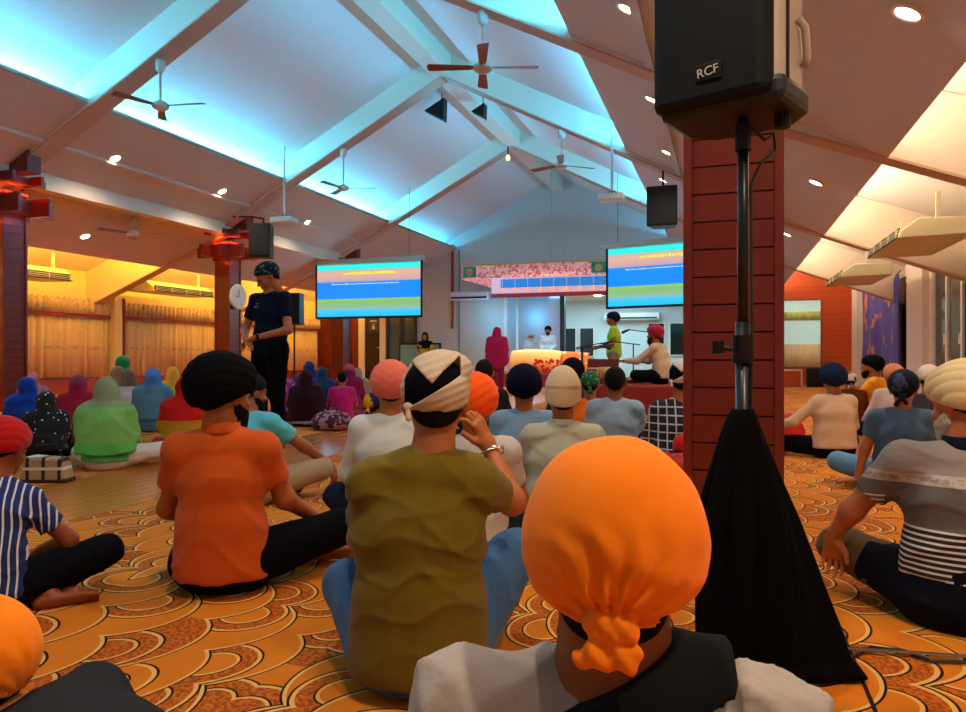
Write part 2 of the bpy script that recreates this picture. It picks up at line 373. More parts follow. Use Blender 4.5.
# ------------------------------------------------------------------ columns
def column(x, y, label, top, cap=True):
    r = empty('column', (x,y,0), 0, label, 'column', 'timber clad columns')
    s = .195; h = .126
    a = MB(); n = int(top/h)
    for k in range(n):
        z = k*h; a.box((-s,-s,z+.004), (s,s,z+h-.004), 0)
    a.box((-s+.008,-s+.008,0), (s-.008,s-.008,top), 1)
    a.build('shaft', [M_col, M_colgroove], r)
    for sx in (-1, 1):
        for sy in (-1, 1):
            t = MB(); t.box((sx*s-.02,sy*s-.02,0), (sx*s+.02,sy*s+.02,top-.01)); t.build('corner_trim', M_col, r, bevel=.004)
    # capital boards
    if not cap: return r
    zc = EYE+2.3
    for sy in (-1, 1):
        MB().box((-.64,sy*.27-.03,zc), (.64,sy*.27+.03,zc+.3)).build('capital_board', M_col, r, bevel=.006)
        MB().box((sy*.27-.03,-.64,zc+.02), (sy*.27+.03,.64,zc+.28)).build('capital_board', M_col, r, bevel=.006)
        MB().box((-.5,sy*.25-.03,zc+.5), (.5,sy*.25+.03,zc+.66)).build('capital_board', M_col, r, bevel=.006)
        MB().box((sy*.25-.03,-.5,zc+.52), (sy*.25+.03,.5,zc+.64)).build('capital_board', M_col, r, bevel=.006)
    sg = 1 if x < XC else -1
    w = MB(); w.prism([(sg*-.2, zc+.66), (sg*.62, zc+.66), (sg*.62, zc+1.08), (sg*-.2, zc+.68)], -.12, .12); w.build('bracket', M_col, r)
    sm = mat('red_led_strip', 'FF2A08', .5, emit='FF2408', estr=4)
    for sx in (-1, 1):
        MB().box((sx*.225-.006,-.2,zc+.34), (sx*.225+.006,.2,zc+.37)).build('led_strip', sm, r)
        MB().box((-.2,sx*.225-.006,zc+.34), (.2,sx*.225+.006,zc+.37)).build('led_strip', sm, r)
    if y > 2 and x < XC:
        for dx, dy in ((0,-.5),(.5,0)):
            point('capital_lamp', (x+dx*.66,y+dy*.66,zc+.42), (1,.10,.02), 2.2, .04)
            point('capital_lamp', (x+dx*.72,y+dy*.72,zc-.1), (1,.12,.02), .8, .04)
    return r
CL = XC-5.6; CR = XC+5.6
labs = ['red timber column at the left edge of the view', 'red timber column with a round clock, behind the standing man', 'dark red column beside the left projector screen']
for y, l in zip(TY[2:], labs): column(CL, y+(.2 if y > 9 else -.1), l, 3.6)
column(.03, 3.66, 'large red timber column right behind the loudspeaker stand', 3.6)
for y in TY[2:]: column(.03, y, 'timber column hidden behind the large red column', 3.6, False)
# ------------------------------------------------------------------ cove lights
LED_C = mat('cyan_led', '20C8FF', .5, emit='60D8FF', estr=5)
bays = [(-1.5,3.4),(3.8,8.7),(9.1,14.0),(14.4,19.3),(19.7,24.8)]
for a, b in bays:
    L = b-a; y = (a+b)/2
    for s in (-1, 1):
        X = lambda d: XC+s*d
        area('cove_lamp', (X(4.35), y, zr(4.3)+.24), .12, L*.96, (0, R(180)-s*R(38), 0), (.06,.54,1.0), 290 if y < 19 else 75)
        if s > 0: area('cove_lamp', (X(6.75), y, zr(6.75)+.2), .15, L*.96, (0, R(180)+R(35), 0), (1,.80,.58), 150)
        else: area('cove_lamp', (X(6.75), y, zr(6.75)+.2), .15, L*.96, (0, R(180)-R(35), 0), (1,.58,.07), 380)

# ------------------------------------------------------------------ downlights
M_dl = mat('lamp_glow', 'FFFFFF', .5, emit='FFEACF', estr=30)
M_ring = mat('lamp_ring', 'E8E0D8', .4)
n_dl = 0
def soffit_pt(u, v):
    a = (u-483)/725.; b = (356-v)/725.; d = Vector((-SX+CX*a, CX+SX*a, b))
    # z = RB+.05 - SL*|X-XC| on the plane
    s = -1 if d.x/d.y < -.3 else 1
    t = (RB+.05-EYE-SL*s*(-XC))/(b+SL*s*d.x) if False else (RB+.05+SL*s*XC-EYE)/(b+SL*s*d.x)
    return Vector((0,0,EYE))+d*t
def downlight(p, e=55, label=None, sz=.11):
    r = empty('downlight', p, 0, label or 'round recessed ceiling downlight', 'ceiling light', 'round downlights in the sloping ceiling')
    s = 1 if p[0] > XC else -1
    r.rotation_euler = (0, R(27.5)*s, 0)
    MB().lathe([(sz*.72,.0),(sz,.0),(sz*1.05,-.015),(sz*.8,-.02),(sz*.72,-.005)], 24).build('trim_ring', M_ring, r, smooth=True)
    MB().lathe([(.001,-.004),(sz*.72,-.004),(sz*.72,-.010),(.001,-.012)], 24).build('lens', M_dl, r)
    spot('downlight_lamp', (p[0], p[1], p[2]-.05), (1,.85,.70), e, 150, .8)
PX = [(115,158,'downlight above the left column, upper of the left soffit'),(222,191,'downlight left of the ceiling projector on the left soffit'),(307,222,'small far downlight right of the left projector'),
      (627,8,'downlight at the top edge right of the big ceiling fan'),(652,99,'downlight just left of the large loudspeaker'),
      (667,152,'downlight above the right hanging speaker'),(663,180,'farthest downlight above the right hanging speaker')]
for u, v, l in PX: downlight(soffit_pt(u, v), 105, 'round '+l)
for u, v, l in ((908,12,'biggest round downlight at the top right'),(816,182,'round downlight right of the red column, upper one'),(787,234,'round downlight right of the red column, lower one')):
    downlight(soffit_pt(u, v), 105, l)
downlight(soffit_pt(85, 236), 60, 'round downlight over the curtains, in the yellow lit ceiling')
downlight(soffit_pt(301, 279) if False else Vector((XC-6.6,21,zr(6.6)+.04)), 60, 'tiny far downlight behind the standing loudspeaker')
for x, y in ((XC-4.9,6.3),(XC-4.9,1.2),(XC+4.9,1.0),(XC+6.6,.5),(XC-2.5+7.3,3.0)):
    spot('downlight_lamp', (x, y, zr(abs(x-XC))-.05), (1,.80,.60), 130, 150, .8)
# stage recess lights
for x, y in ((-4.6,27.5),(-3.6,28.6),(-6.6,28.2),(-2,27.2)):
    r = empty('downlight', (x,y,3.2), 0, 'small square ceiling light in the recess behind the stage', 'ceiling light', 'recess ceiling lights')
    MB().box((-.12,-.12,-.02), (.12,.12,0)).build('lens', M_dl, r)
area('recess_lamp', (-4.2,27.5,3.1), 4, 2.5, (0,0,0), (.45,.85,1), 150)
point('stage_wash_fill', (-7.9,24.1,2.2), (.04,.55,1), 32, .2); point('stage_wash_fill', (-6.7,25.9,2.3), (.04,.5,1), 13, .3); area('stage_wash_fill', (-5.0,20.2,3.1), 2, .5, (R(20),0,0), (1,.78,.5), 70)  # blue points wash the walls; warm area light is added to brighten the cloth
area('stage_wash_fill', (-5.6,22.6,3.0), 4, 1.5, (R(-35),0,0), (1,.95,.9), 70)  # pale fill added to lift the dim throne, no fixture of its own

# ------------------------------------------------------------------ fans
M_fanbody = mat('fan_cream_metal', 'CFC6B4', .4); M_blade = mat('fan_brown_blade', '8A4A34', .4); M_bladeg = mat('fan_grey_blade', '6A6460', .4)
def fan(x, y, z, ztop, a0, nb, bm, label, L=.72):
    r = empty('ceiling_fan', (x,y,z), 0, label, 'ceiling fan')
    MB().lathe([(.001,-.06),(.07,-.06),(.12,-.03),(.13,.02),(.09,.06),(.03,.09),(.001,.09)], 28).build('motor', M_fanbody, r, smooth=True)
    MB().tube([(0,0,.07),(0,0,ztop-z)], .018).build('rod', M_fanbody, r)
    MB().lathe([(.02,ztop-z-.2),(.07,ztop-z-.14),(.075,ztop-z),(.001,ztop-z)], 20).build('canopy', M_fanbody, r, smooth=True)
    for k in range(nb):
        t = a0+2*math.pi*k/nb; M = Matrix.Rotation(t, 4, 'Z') @ Matrix.Rotation(R(11), 4, 'X')
        b = MB(); w0, w1 = .05, .075
        V = [(.11,-.03,0),(.2,-w0,0),(L-.02,-w1,0),(L,-w1+.03,0),(L,w1-.03,0),(L-.02,w1,0),(.2,w0,0),(.11,.03,0)]
        V = [M @ Vector(v) for v in V]+[M @ (Vector(v)+Vector((0,0,.008))) for v in V]
        b.add(V, [tuple(range(7,-1,-1)), tuple(range(8,16))]+[(i,(i+1)%8,(i+1)%8+8,i+8) for i in range(8)])
        b.build('blade', bm, r)
# (u,v,w) hub positions
fan(-2.98,8.9,EYE+3.73,zr(2.62)-.03, R(18.5), 4, M_blade, 'large brown four bladed ceiling fan near the middle of the roof')
fan(-8.15,8.9,EYE+3.8,zr(2.55)-.03, R(10), 3, M_bladeg, 'pale ceiling fan under the beam at upper left')
fan(-8.0,14.2,EYE+3.7,zr(2.4)-.03, R(20), 3, M_bladeg, 'far ceiling fan above the left screen')
fan(-3.1,14.2,EYE+3.8,zr(2.5)-.03, R(40), 3, M_blade, 'far ceiling fan left of the right projector')
fan(-11.5,11.8,EYE+2.5,zr(5.9)+.06, R(15), 3, M_bladeg, 'ceiling fan in the left aisle before the yellow light')

# ------------------------------------------------------------------ projectors
M_proj = mat('projector_white', 'C9D2CC', .4)
for x, l in ((-9.05,'white ceiling projector on a pole at left above the standing man'), (-2.0,'white ceiling projector on a pole at right of the far fan')):
    y = 13.5; z = EYE+2.93
    r = empty('projector', (x,y,z), 0, l, 'projector')
    MB().box((-.24,-.18,-.06), (.24,.18,.06)).build('case', M_proj, r, bevel=.02)
    MB().lathe([(.001,0),(.05,0),(.045,.06),(.001,.06)], 16, Matrix.Translation((.1,.18,0)) @ Matrix.Rotation(R(-90), 4, 'X')).build('lens', M_dark, r)
    MB().tube([(0,0,.12),(0,0,zr(abs(x-XC))+.48-z)], .025).build('pole', M_proj, r)
    m = MB(); m.tube([(-.15,0,.06),(0,0,.14),(.15,0,.06)], .01); m.tube([(0,-.1,.06),(0,0,.14),(0,.1,.06)], .01); m.build('bracket', M_dark, r)

# ------------------------------------------------------------------ screens
def screen_mat():
    m = mat('projected_slide', '101010', .6); n = NB(m); x, y, z = n.xyz(); M = n.m
    ramp = n.nt.nodes.new('ShaderNodeValToRGB'); cr = ramp.color_ramp; cr.interpolation = 'LINEAR'
    st = [(0,'1CB4E8'),(.10,'2EC0E0'),(.14,'6CB0E0'),(.17,'86B088'),(.27,'7DB070'),(.33,'8CBE40'),(.345,'0A84FF'),(.66,'0A84FF'),(.675,'C09AA0'),(.83,'D4A890'),(.89,'B8A8A0'),(.905,'18E0D8'),(.96,'30F0E0'),(1,'10C8C8')]
    while len(cr.elements) < len(st): cr.elements.new(.5)
    for e, (p, c) in zip(cr.elements, st): e.position = p; e.color = (*lin(c), 1)
    n.nt.links.new(M('DIVIDE', z, 2.0), ramp.inputs[0])
    n.out(ramp.outputs[0], 'Emission Color'); n.b.inputs['Emission Strength'].default_value = 1.0
    return m
M_slide = screen_mat()
M_ytext = mat('slide_yellow_text', '101010', .5, emit='E8E030', estr=1); M_wtext = mat('slide_white_text', '101010', .5, emit='C8E8FF', estr=1)
for x, l, u0 in ((-9.8,'projection screen hanging at left of the stage, blue and green slide', 0), (-1.25,'projection screen hanging right of the stage, partly behind the red column', 1)):
    y = 18.8; r = empty('projection_screen', (x,y,EYE+1.15), 0, l, 'screen', 'projection screens')
    if u0: r.rotation_euler.z = R(-16); r.location = (x-.1,y,EYE+1.3)
    w = 1.66; h = 1.52
    # real slide height
    sl = MB().box((-w,-.01,0), (w,.0,2.0)).build('slide', M_slide, r); sl.scale = (1,1,h/2.0)
    f = MB(); f.box((-w-.06,-.015,-.06), (-w,.02,h+.1)); f.box((w,-.015,-.06), (w+.06,.02,h+.1)); f.box((-w,-.015,-.06), (w,.02,0)); f.build('border', M_dark, r)
    MB().box((-w-.2,-.06,h+.02), (w+.1,.09,h+.16)).build('case', mat('screen_case', 'B8BEB8', .5), r, bevel=.02)
    rnd = random.Random(3); t = MB(); xx = -.85*w*.55
    while xx < .5*w:
        ww = rnd.uniform(.03,.08); t.box((xx,-.016,h*.80+rnd.uniform(-.01,.01)), (xx+ww,-.01,h*.80+rnd.uniform(.05,.08))); xx += ww+.02
    t.build('heading_text', M_ytext, r)
    t = MB(); xx = -.7*w
    while xx < .6*w:
        ww = rnd.uniform(.02,.06); t.box((xx,-.016,h*.615), (xx+ww,-.01,h*.615+rnd.uniform(.015,.03))); xx += ww+.02
    t.build('caption_text', M_wtext, r)
    s = MB()
    for q in (-1.4,1.3): s.tube([(q,.02,h+.16),(q,.02,4.2-EYE+ .5 if False else zr(abs(x+q-XC))+.45-(EYE+1.15))], .006, 6)
    s.build('hanging_wire', M_dark, r)
    area('screen_glow', (x,y-.05,EYE+1.64), 3.2, 1.4, (R(-90),0,0), (.25,.7,1), 14)

# ------------------------------------------------------------------ canopy over the throne
cp = empty('hanging_canopy', (-5.6,23.0,EYE+2.42), 0, 'pink and teal fabric canopy hanging over the stage, fringe of lanterns', 'canopy')
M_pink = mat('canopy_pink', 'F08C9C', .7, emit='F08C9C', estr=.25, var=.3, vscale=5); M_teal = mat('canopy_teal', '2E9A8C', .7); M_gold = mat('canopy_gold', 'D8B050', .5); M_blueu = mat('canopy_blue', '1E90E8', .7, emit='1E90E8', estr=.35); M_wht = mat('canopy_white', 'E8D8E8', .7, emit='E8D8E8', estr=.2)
def pinkemb():
    m = mat('canopy_embroidered_pink', 'F4A0A0', .7); n = NB(m); x, y, z = n.xyz(); f = n.noise(9, 5)
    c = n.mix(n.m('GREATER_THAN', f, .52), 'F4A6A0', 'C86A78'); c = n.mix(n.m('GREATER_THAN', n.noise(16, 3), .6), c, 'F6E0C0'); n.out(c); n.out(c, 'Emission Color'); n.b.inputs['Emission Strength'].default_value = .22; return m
M_emb = pinkemb()
W2 = 2.27; D2 = 1.5
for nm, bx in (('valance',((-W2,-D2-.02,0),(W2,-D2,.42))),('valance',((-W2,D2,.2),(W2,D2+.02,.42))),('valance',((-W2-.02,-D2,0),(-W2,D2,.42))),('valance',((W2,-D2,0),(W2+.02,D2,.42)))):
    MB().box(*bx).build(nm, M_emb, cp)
for sx in (-1,1):
    MB().box((sx*(W2-.24)-.22,-D2-.035,.05), (sx*(W2-.24)+.22,-D2-.02,.38)).build('corner_panel', M_teal, cp)
    fl_ = MB()
    for k in range(6):
        t = k*math.pi/3; fl_.lathe([(.001,0),(.05,0),(.04,.01),(.001,.01)], 10, Matrix.Translation((sx*(W2-.24)+.07*math.cos(t),-D2-.036,.21+.07*math.sin(t))) @ Matrix.Rotation(R(90), 4, 'X'))
    fl_.build('flower', M_gold, cp)
g = MB()
for y in (-D2-.04,D2): g.box((-W2-.03,y,.40), (W2+.03,y+.04,.45))
for x in (-W2-.04,W2): g.box((x,-D2,.40), (x+.04,D2,.45))
g.build('gold_border', M_gold, cp)
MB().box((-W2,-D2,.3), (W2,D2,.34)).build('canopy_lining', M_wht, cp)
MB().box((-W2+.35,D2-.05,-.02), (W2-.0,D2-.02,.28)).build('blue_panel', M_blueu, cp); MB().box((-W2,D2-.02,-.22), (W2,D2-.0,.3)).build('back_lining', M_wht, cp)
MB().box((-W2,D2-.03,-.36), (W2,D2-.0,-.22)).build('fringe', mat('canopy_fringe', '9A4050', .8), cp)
for k in range(9):
    lm = MB(); x = -W2+.5+k*(2*W2-.9)/8.; lm.lathe([(.02,-.1),(.075,-.08),(.085,0),(.06,.06),(.02,.08)], 10, Matrix.Translation((x,D2-.35,-.13))); lm.tube([(x,D2-.35,0),(x,D2-.35,.3)], .006, 5)
    lm.build('lantern', mat('lantern_pink', 'E8A090', .6, emit='FFB8A0', estr=.5), cp, smooth=True)
w_ = MB()
for x, y in ((.6,-D2),): w_.tube([(x,y,.42),(x,y,zr(abs(x))+.45-(EYE+2.3))], .008, 5)
w_.tube([(W2-1.2,-D2,.42),(.6,-D2,1.9)], .006, 5); w_.tube([(-W2+1.3,-D2,.42),(.6,-D2,1.9)], .005, 5)
w_.build('hanging_wire', mat('wire', '9AA098', .4, .6), cp)

# ------------------------------------------------------------------ stage furniture
st = MB(); st.box((-7.2,20.2,0), (-3.4,22.9,.4)); tag(st.build('stage_platform', mat('stage_carpet', '9A2E20', .9), bevel=.02), 'low red carpeted stage platform under the orange draped throne', 'platform')
M_sat = mat('peach_satin', 'FFB45C', .5, sheen=.3, var=.08); 
th = empty('draped_throne', (-5.0,21.1,.412), R(0), 'low wide throne draped in peach cloth with red flowers and orange polka cloth', 'throne')
def drape(u, v):
    x = -1.12+1.55*u; t = v*math.pi*.62
    return (x, -.45*math.sin(t*1.0)*1.0+.1, max(.01, .68*math.cos(t*.8)-.0 - .12*(abs(u-.45)*1.6)**3))
MB().grid(drape, 30, 16).build('peach_cloth', M_sat, th, smooth=True, thick=.02)
MB().box((-1.05,-.28,0), (1.05,.5,.3)).build('base', mat('throne_base', 'C05A20', .7), th, bevel=.05)
def polka():
    m = mat('orange_polka_cloth', 'F07010', .7); n = NB(m); x, y, z = n.xyz()
    vo = n.nt.nodes.new('ShaderNodeTexVoronoi'); vo.inputs['Scale'].default_value = 5; n.nt.links.new(n.vec, vo.inputs['Vector'])
    n.out(n.mix(n.m('LESS_THAN', vo.outputs['Distance'], .28), 'EE6C0C', 'F8DC90')); return m
MB().grid(lambda u, v: (.42+.8*u, .1-.5*v-.02*math.sin(u*20)*v, max(.01, .62-.05*u-.75*v*v)), 20, 10).build('polka_cloth', polka(), th, smooth=True, thick=.02)
rb = random.Random(5); fw = MB()
for k in range(40):
    x = rb.uniform(-.3,.42); z = rb.uniform(.0,.36)-.1; fw.lathe([(.001,0),(.045,.01),(.03,.04),(.001,.045)], 7, Matrix.Translation((x,-.46-.05*rb.random(),z+.12)) @ Matrix.Rotation(R(90), 4, 'X'))
fw.build('flowers', mat('red_flowers', 'E03018', .7), th)

# musicians' platform
mp = MB().box((-2.6,11.2,0), (-.35,13.2,.45)); tag(mp.build('music_platform', mat('red_cloth_platform', '8E2418', .9), bevel=.03), 'low red cloth covered platform under the musician and drums', 'platform')
M_brass = mat('brass', 'C89048', .3, .9); M_steel = mat('steel', 'B0B0B0', .3, 1); M_skin_drum = mat('drum_skin', 'D8C8A8', .6); M_woodd = mat('harmonium_wood', 'A0501E', .4)
def tabla(x, y, r0, label, mt):
    r = empty('tabla_drum', (x,y,.45), 0, label, 'drum', 'tabla drums')
    MB().lathe([(.001,0),(r0*.6,.0),(r0*1.05,.1),(r0*.95,.22),(r0*.8,.26),(.001,.26)], 20).build('shell', mt, r, smooth=True)
    MB().lathe([(.001,.262),(r0*.8,.262),(r0*.8,.27),(.001,.272)], 20).build('drum_head', M_skin_drum, r)
    s = MB()
    for k in range(10):
        t = k*.628; s.tube([(r0*.78*math.cos(t),r0*.78*math.sin(t),.27),(r0*1.07*math.cos(t),r0*1.07*math.sin(t),.12),(r0*.62*math.cos(t),r0*.62*math.sin(t),.01)], .006, 4)
    s.build('lacing', mat('lace_white', 'E0D8C8', .7), r)
tabla(-1.85,11.75,.14,'round brass drum on the red platform, left of the pair',M_brass); tabla(-1.66,11.5,.11,'smaller wooden drum beside the brass drum on the platform',M_woodd)
h = empty('harmonium', (-1.95,12.2,.45), R(10), 'small wooden harmonium on the red platform', 'harmonium')
MB().box((-.28,-.17,0), (.28,.17,.24)).build('case', M_woodd, h, bevel=.01); MB().box((-.26,-.15,.24), (.26,-.02,.255)).build('keys', mat('ivory', 'E8E0D0', .4), h); MB().prism([(-.26,.24),(.26,.24),(.26,.4),(-.26,.4)], .12, .16).build('bellows', mat('bellows_red', '7A2018', .7), h)
def micstand(x, y, zt, ang, L, label, base=.45):
    r = empty('microphone_stand', (x,y,base), ang, label, 'microphone stand', 'microphone stands')
    for k in range(3): t = k*2.094; MB().tube([(0,0,.12),(.22*math.cos(t),.22*math.sin(t),.012)], .01, 6).build('leg', M_dark, r)
    MB().tube([(0,0,.1),(0,0,zt)], .011, 8).build('pole', M_dark, r)
    MB().tube([(-.12,0,zt-.02),(L,0,zt+.12*L)], .009, 8).build('boom', M_dark, r)
    MB().tube([(L-.02,0,zt+.12*L),(L+.05,0,zt+.12*L-.02),(L+.14,0,zt+.12*L-.05)], [.014,.02,.026], 10).build('microphone', M_dark, r, smooth=True)
micstand(-2.15,11.4,.58,R(20),.3,'black microphone stand on the platform, nearest the drums'); micstand(-2.42,12.75,.62,R(-30),.45,'black microphone stand at the left end of the red platform'); micstand(-1.5,12.6,.66,R(170),.4,'black microphone stand behind the drums'); micstand(-1.15,12.7,.85,R(150),.55,'taller boom microphone stand by the musician')

# ------------------------------------------------------------------ speakers
M_spk = mat('speaker_black_grille', '07090B', .6, bump=.15, bscale=300, spec=.25); M_spkside = mat('speaker_grey_side', 'B4AC9C', .45)
def boxspeaker(name, loc, w, d, hh, rz, label, tilt=0):
    r = empty(name, loc, rz, label, 'speaker'); r.rotation_euler = (tilt,0,rz)
    b = MB(); b.prism([(-w/2,-d/2),(w/2,-d/2),(w*.36,d/2),(-w*.36,d/2)], 0, hh, 'Z'); b.build('cabinet', M_dark, r, bevel=.015)
    MB().box((-w/2+.02,-d/2-.012,.03), (w/2-.02,-d/2,hh-.03)).build('grille', M_spk, r, bevel=.008)
    return r
s1 = boxspeaker('hanging_speaker', (-9.95,14.0,EYE+2.22), .5, .4, .76, R(12), 'black speaker hanging beside the left red column above the standing man', 0)
MB().tube([(0,.05,.76),(0,.05,.9),(-.35,.2,.98),(-.9,.2,1.0)], .02, 8).build('bracket', M_dark, s1)
s2 = boxspeaker('hanging_speaker', (-1.12,14.0,EYE+2.42), .56, .42, .74, R(0), 'black speaker hanging left of the large red column')
MB().tube([(0,.05,.74),(0,.05,1.3)], .02, 8).build('bracket', M_dark, s2)
s3 = boxspeaker('stand_speaker', (-10.75,16.5,EYE+.82), .5, .4, .82, R(5), 'black speaker on a slim stand behind the standing man'); 
st3 = empty('speaker_stand', (-10.75,16.5,0), 0, 'thin black stand under the far speaker behind the standing man', 'stand')
MB().tube([(0,0,.2),(0,0,EYE+.82)], .022, 8).build('pole', M_dark, st3)
for k in range(3): t = 1.0+k*2.094; MB().tube([(0,0,.5),(.42*math.cos(t),.42*math.sin(t),.02)], .014, 6).build('leg', M_dark, st3)
for p, l, q in ((P(437,111,16.6),'small black wedge speaker hanging under the roof ridge',.28), (P(480,112,16.4),'smaller black wedge speaker just right of the ridge one',.18)):
    r = empty('ridge_speaker', p, 0, l, 'speaker'); MB().prism([(-q,0),(q*.75,q*.9),(q*.7,-q*.95)], -.12, .12).build('cabinet', M_dark, r, bevel=.01)
    MB().tube([(q*.4,0,q*.3),(q*.4,0,zr(abs(p.x+q*.4-XC))+.45-p.z)], .012, 6).build('bracket', M_dark, r)
r = empty('ridge_lamp', P(508,157,19.6), 0, 'small hanging lamp at the far apex of the roof', 'lamp'); p = r.location
MB().lathe([(.001,-.1),(.05,-.08),(.06,0),(.02,.06),(.001,.07)], 12).build('bulb', mat('amber_bulb', 'FFC080', .4, emit='FFB070', estr=3), r); MB().tube([(0,0,.06),(0,0,.3)], .02, 8).build('rod', M_dark, r)

# big PA speaker on draped stand
ps = P(743, 356, 2.12); ps.z = 0; rzs = R(14)
bs = empty('loudspeaker', (ps.x-.015,ps.y+.04,1.625), R(-21), 'large black and grey loudspeaker on the pole at the top right', 'speaker')
b = MB(); ww = .150; dd = .15; HH = .62
b.prism([(-ww-.01,-dd),(ww+.0,-dd),(ww+.025,-dd+.03),(ww+.02,dd*.4),(.10,dd),(-.10,dd),(-ww-.03,dd*.4),(-ww-.03,-dd+.03)], .0, HH, 'Z'); b.build('cabinet', M_spkside, bs, bevel=.02)
g = MB(); g.prism([(-ww-.035,-dd-.035),(ww-.01,-dd-.035),(ww+.012,-dd+.04),(-ww-.045,-dd+.04)], -.012, HH+.01, 'Z'); g.build('grille', M_spk, bs, bevel=.022)
MB().box((ww+.015,-dd+.04,-.02), (ww+.03,-dd+.05,HH)).build('edge_trim', M_dark, bs)
m_ = MB(); m_.prism([(-ww-.03,-dd+.0),(ww+.03,-dd+.0),(ww+.04,dd*.4),(.12,dd),(-.12,dd),(-ww-.04,dd*.4)], -.03, .04, 'Z'); m_.build('bottom_shell', mat('speaker_bottom', '15181A', .5), bs, bevel=.02)
hd = MB(); hd.tube([(ww+.03,-.02,.22),(ww+.042,.0,.2),(ww+.042,.02,.12),(ww+.03,.03,.1)], .012, 8); hd.build('side_handle', M_spkside, bs, smooth=True)
MB().tube([(ww-.02,0,-.025),(ww-.02,0,-.07)], .022, 12).build('knob', M_dark, bs)
MB().box((-.05,-dd-.041,.045), (.025,-dd-.034,.095)).build('badge', M_dark, bs, bevel=.004)
cu = bpy.data.curves.new('logo', 'FONT'); cu.body = 'RCF'; cu.size = .036; cu.extrude = .001; cu.align_x = 'CENTER'
to = bpy.data.objects.new('logo_tmp', cu); COL.objects.link(to); bpy.context.view_layer.update()
me = bpy.data.meshes.new_from_object(to.evaluated_get(bpy.context.evaluated_depsgraph_get())); bpy.data.objects.remove(to)
lo = bpy.data.objects.new('logo', me); COL.objects.link(lo); me.materials.clear(); me.materials.append(mat('logo_white', 'C8C8B8', .5, emit='C8C8B8', estr=0)); lo.parent = bs; lo.location = (-.012,-dd-.043,.058); lo.rotation_euler = (R(90),R(-6),0)
sd = empty('speaker_tripod', (ps.x,ps.y,0), 0, 'black metal speaker tripod pole in front of the large red column', 'stand')
MB().tube([(0,0,.05),(0,0,1.0)], .021, 14).build('pole', mat('pole_black', '101214', .3), sd, smooth=True)
MB().tube([(0,0,.92),(0,0,1.625)], .016, 14).build('inner_pole', mat('pole_grey', '26292C', .3, .5), sd, smooth=True)
k_ = MB(); k_.tube([(0,0,.88),(0,0,.96)], .03, 14); k_.tube([(-.03,-.02,.92),(-.065,-.03,.925)], .008, 8); k_.lathe([(.001,-.018),(.018,-.018),(.018,.018),(.001,.018)], 10, Matrix.Translation((-.07,-.03,.925))); k_.build('collar', M_dark, sd)
MB().tube([(0,0,1.5),(0,0,1.575)], .024, 14).build('top_socket', M_dark, sd)
for k in range(3): t = R(-100)+k*2.094; MB().tube([(0,0,.68),(.085*math.cos(t),.085*math.sin(t),.02)], .011, 8).build('leg', M_dark, sd)
cb = MB(); cb.tube([(.03,0,1.56),(.06,.02,1.53),(.085,.03,1.55),(.09,.03,1.5),(.05,.0,1.46),(.022,-.01,1.4),(.024,-.01,1.0),(.022,-.01,.75)], .005, 6)
tag(cb.build('speaker_cable', mat('black_rubber', '18181A', .4)), 'thin cable looping from the loudspeaker down the tripod pole', 'cable'); bpy.data.objects['speaker_cable'].location = (ps.x,ps.y,0)
M_bcloth = mat('black_cloth', '020203', .9, bump=.2, bscale=20, spec=.1)
def clothfn(a, t):
    th_ = 2*math.pi*a; c = math.cos(th_-R(14)); z = .735*(1-t)+.01
    rl = .028+.095*min(1, t/.45)**.75; rr_ = .028+.245*t; k = max(0, c)**1.5
    r0 = rl*(1-k)+rr_*k
    f = 1+min(1, t*2.5)*(.10*math.sin(8*th_+1+1.5*t)+.05*math.sin(17*th_+3*t))
    x = r0*f*math.cos(th_); y = r0*f*.85*math.sin(th_)
    if t > .95:
        g = (t-.95)/.05; x *= 1+.10*g*(1+.5*math.sin(5*th_)); y *= 1+.16*g; z = .047*(1-g)+.01+.008*(1+math.sin(11*th_))*(1-g)
    return (x, y, max(z, .008))
tag(MB().grid(clothfn, 140, 60).build('black_drape', M_bcloth, None, smooth=True, thick=.006, loc=(ps.x+.0,ps.y,0)), 'black cloth draped over the tripod legs before the red column', 'cloth')

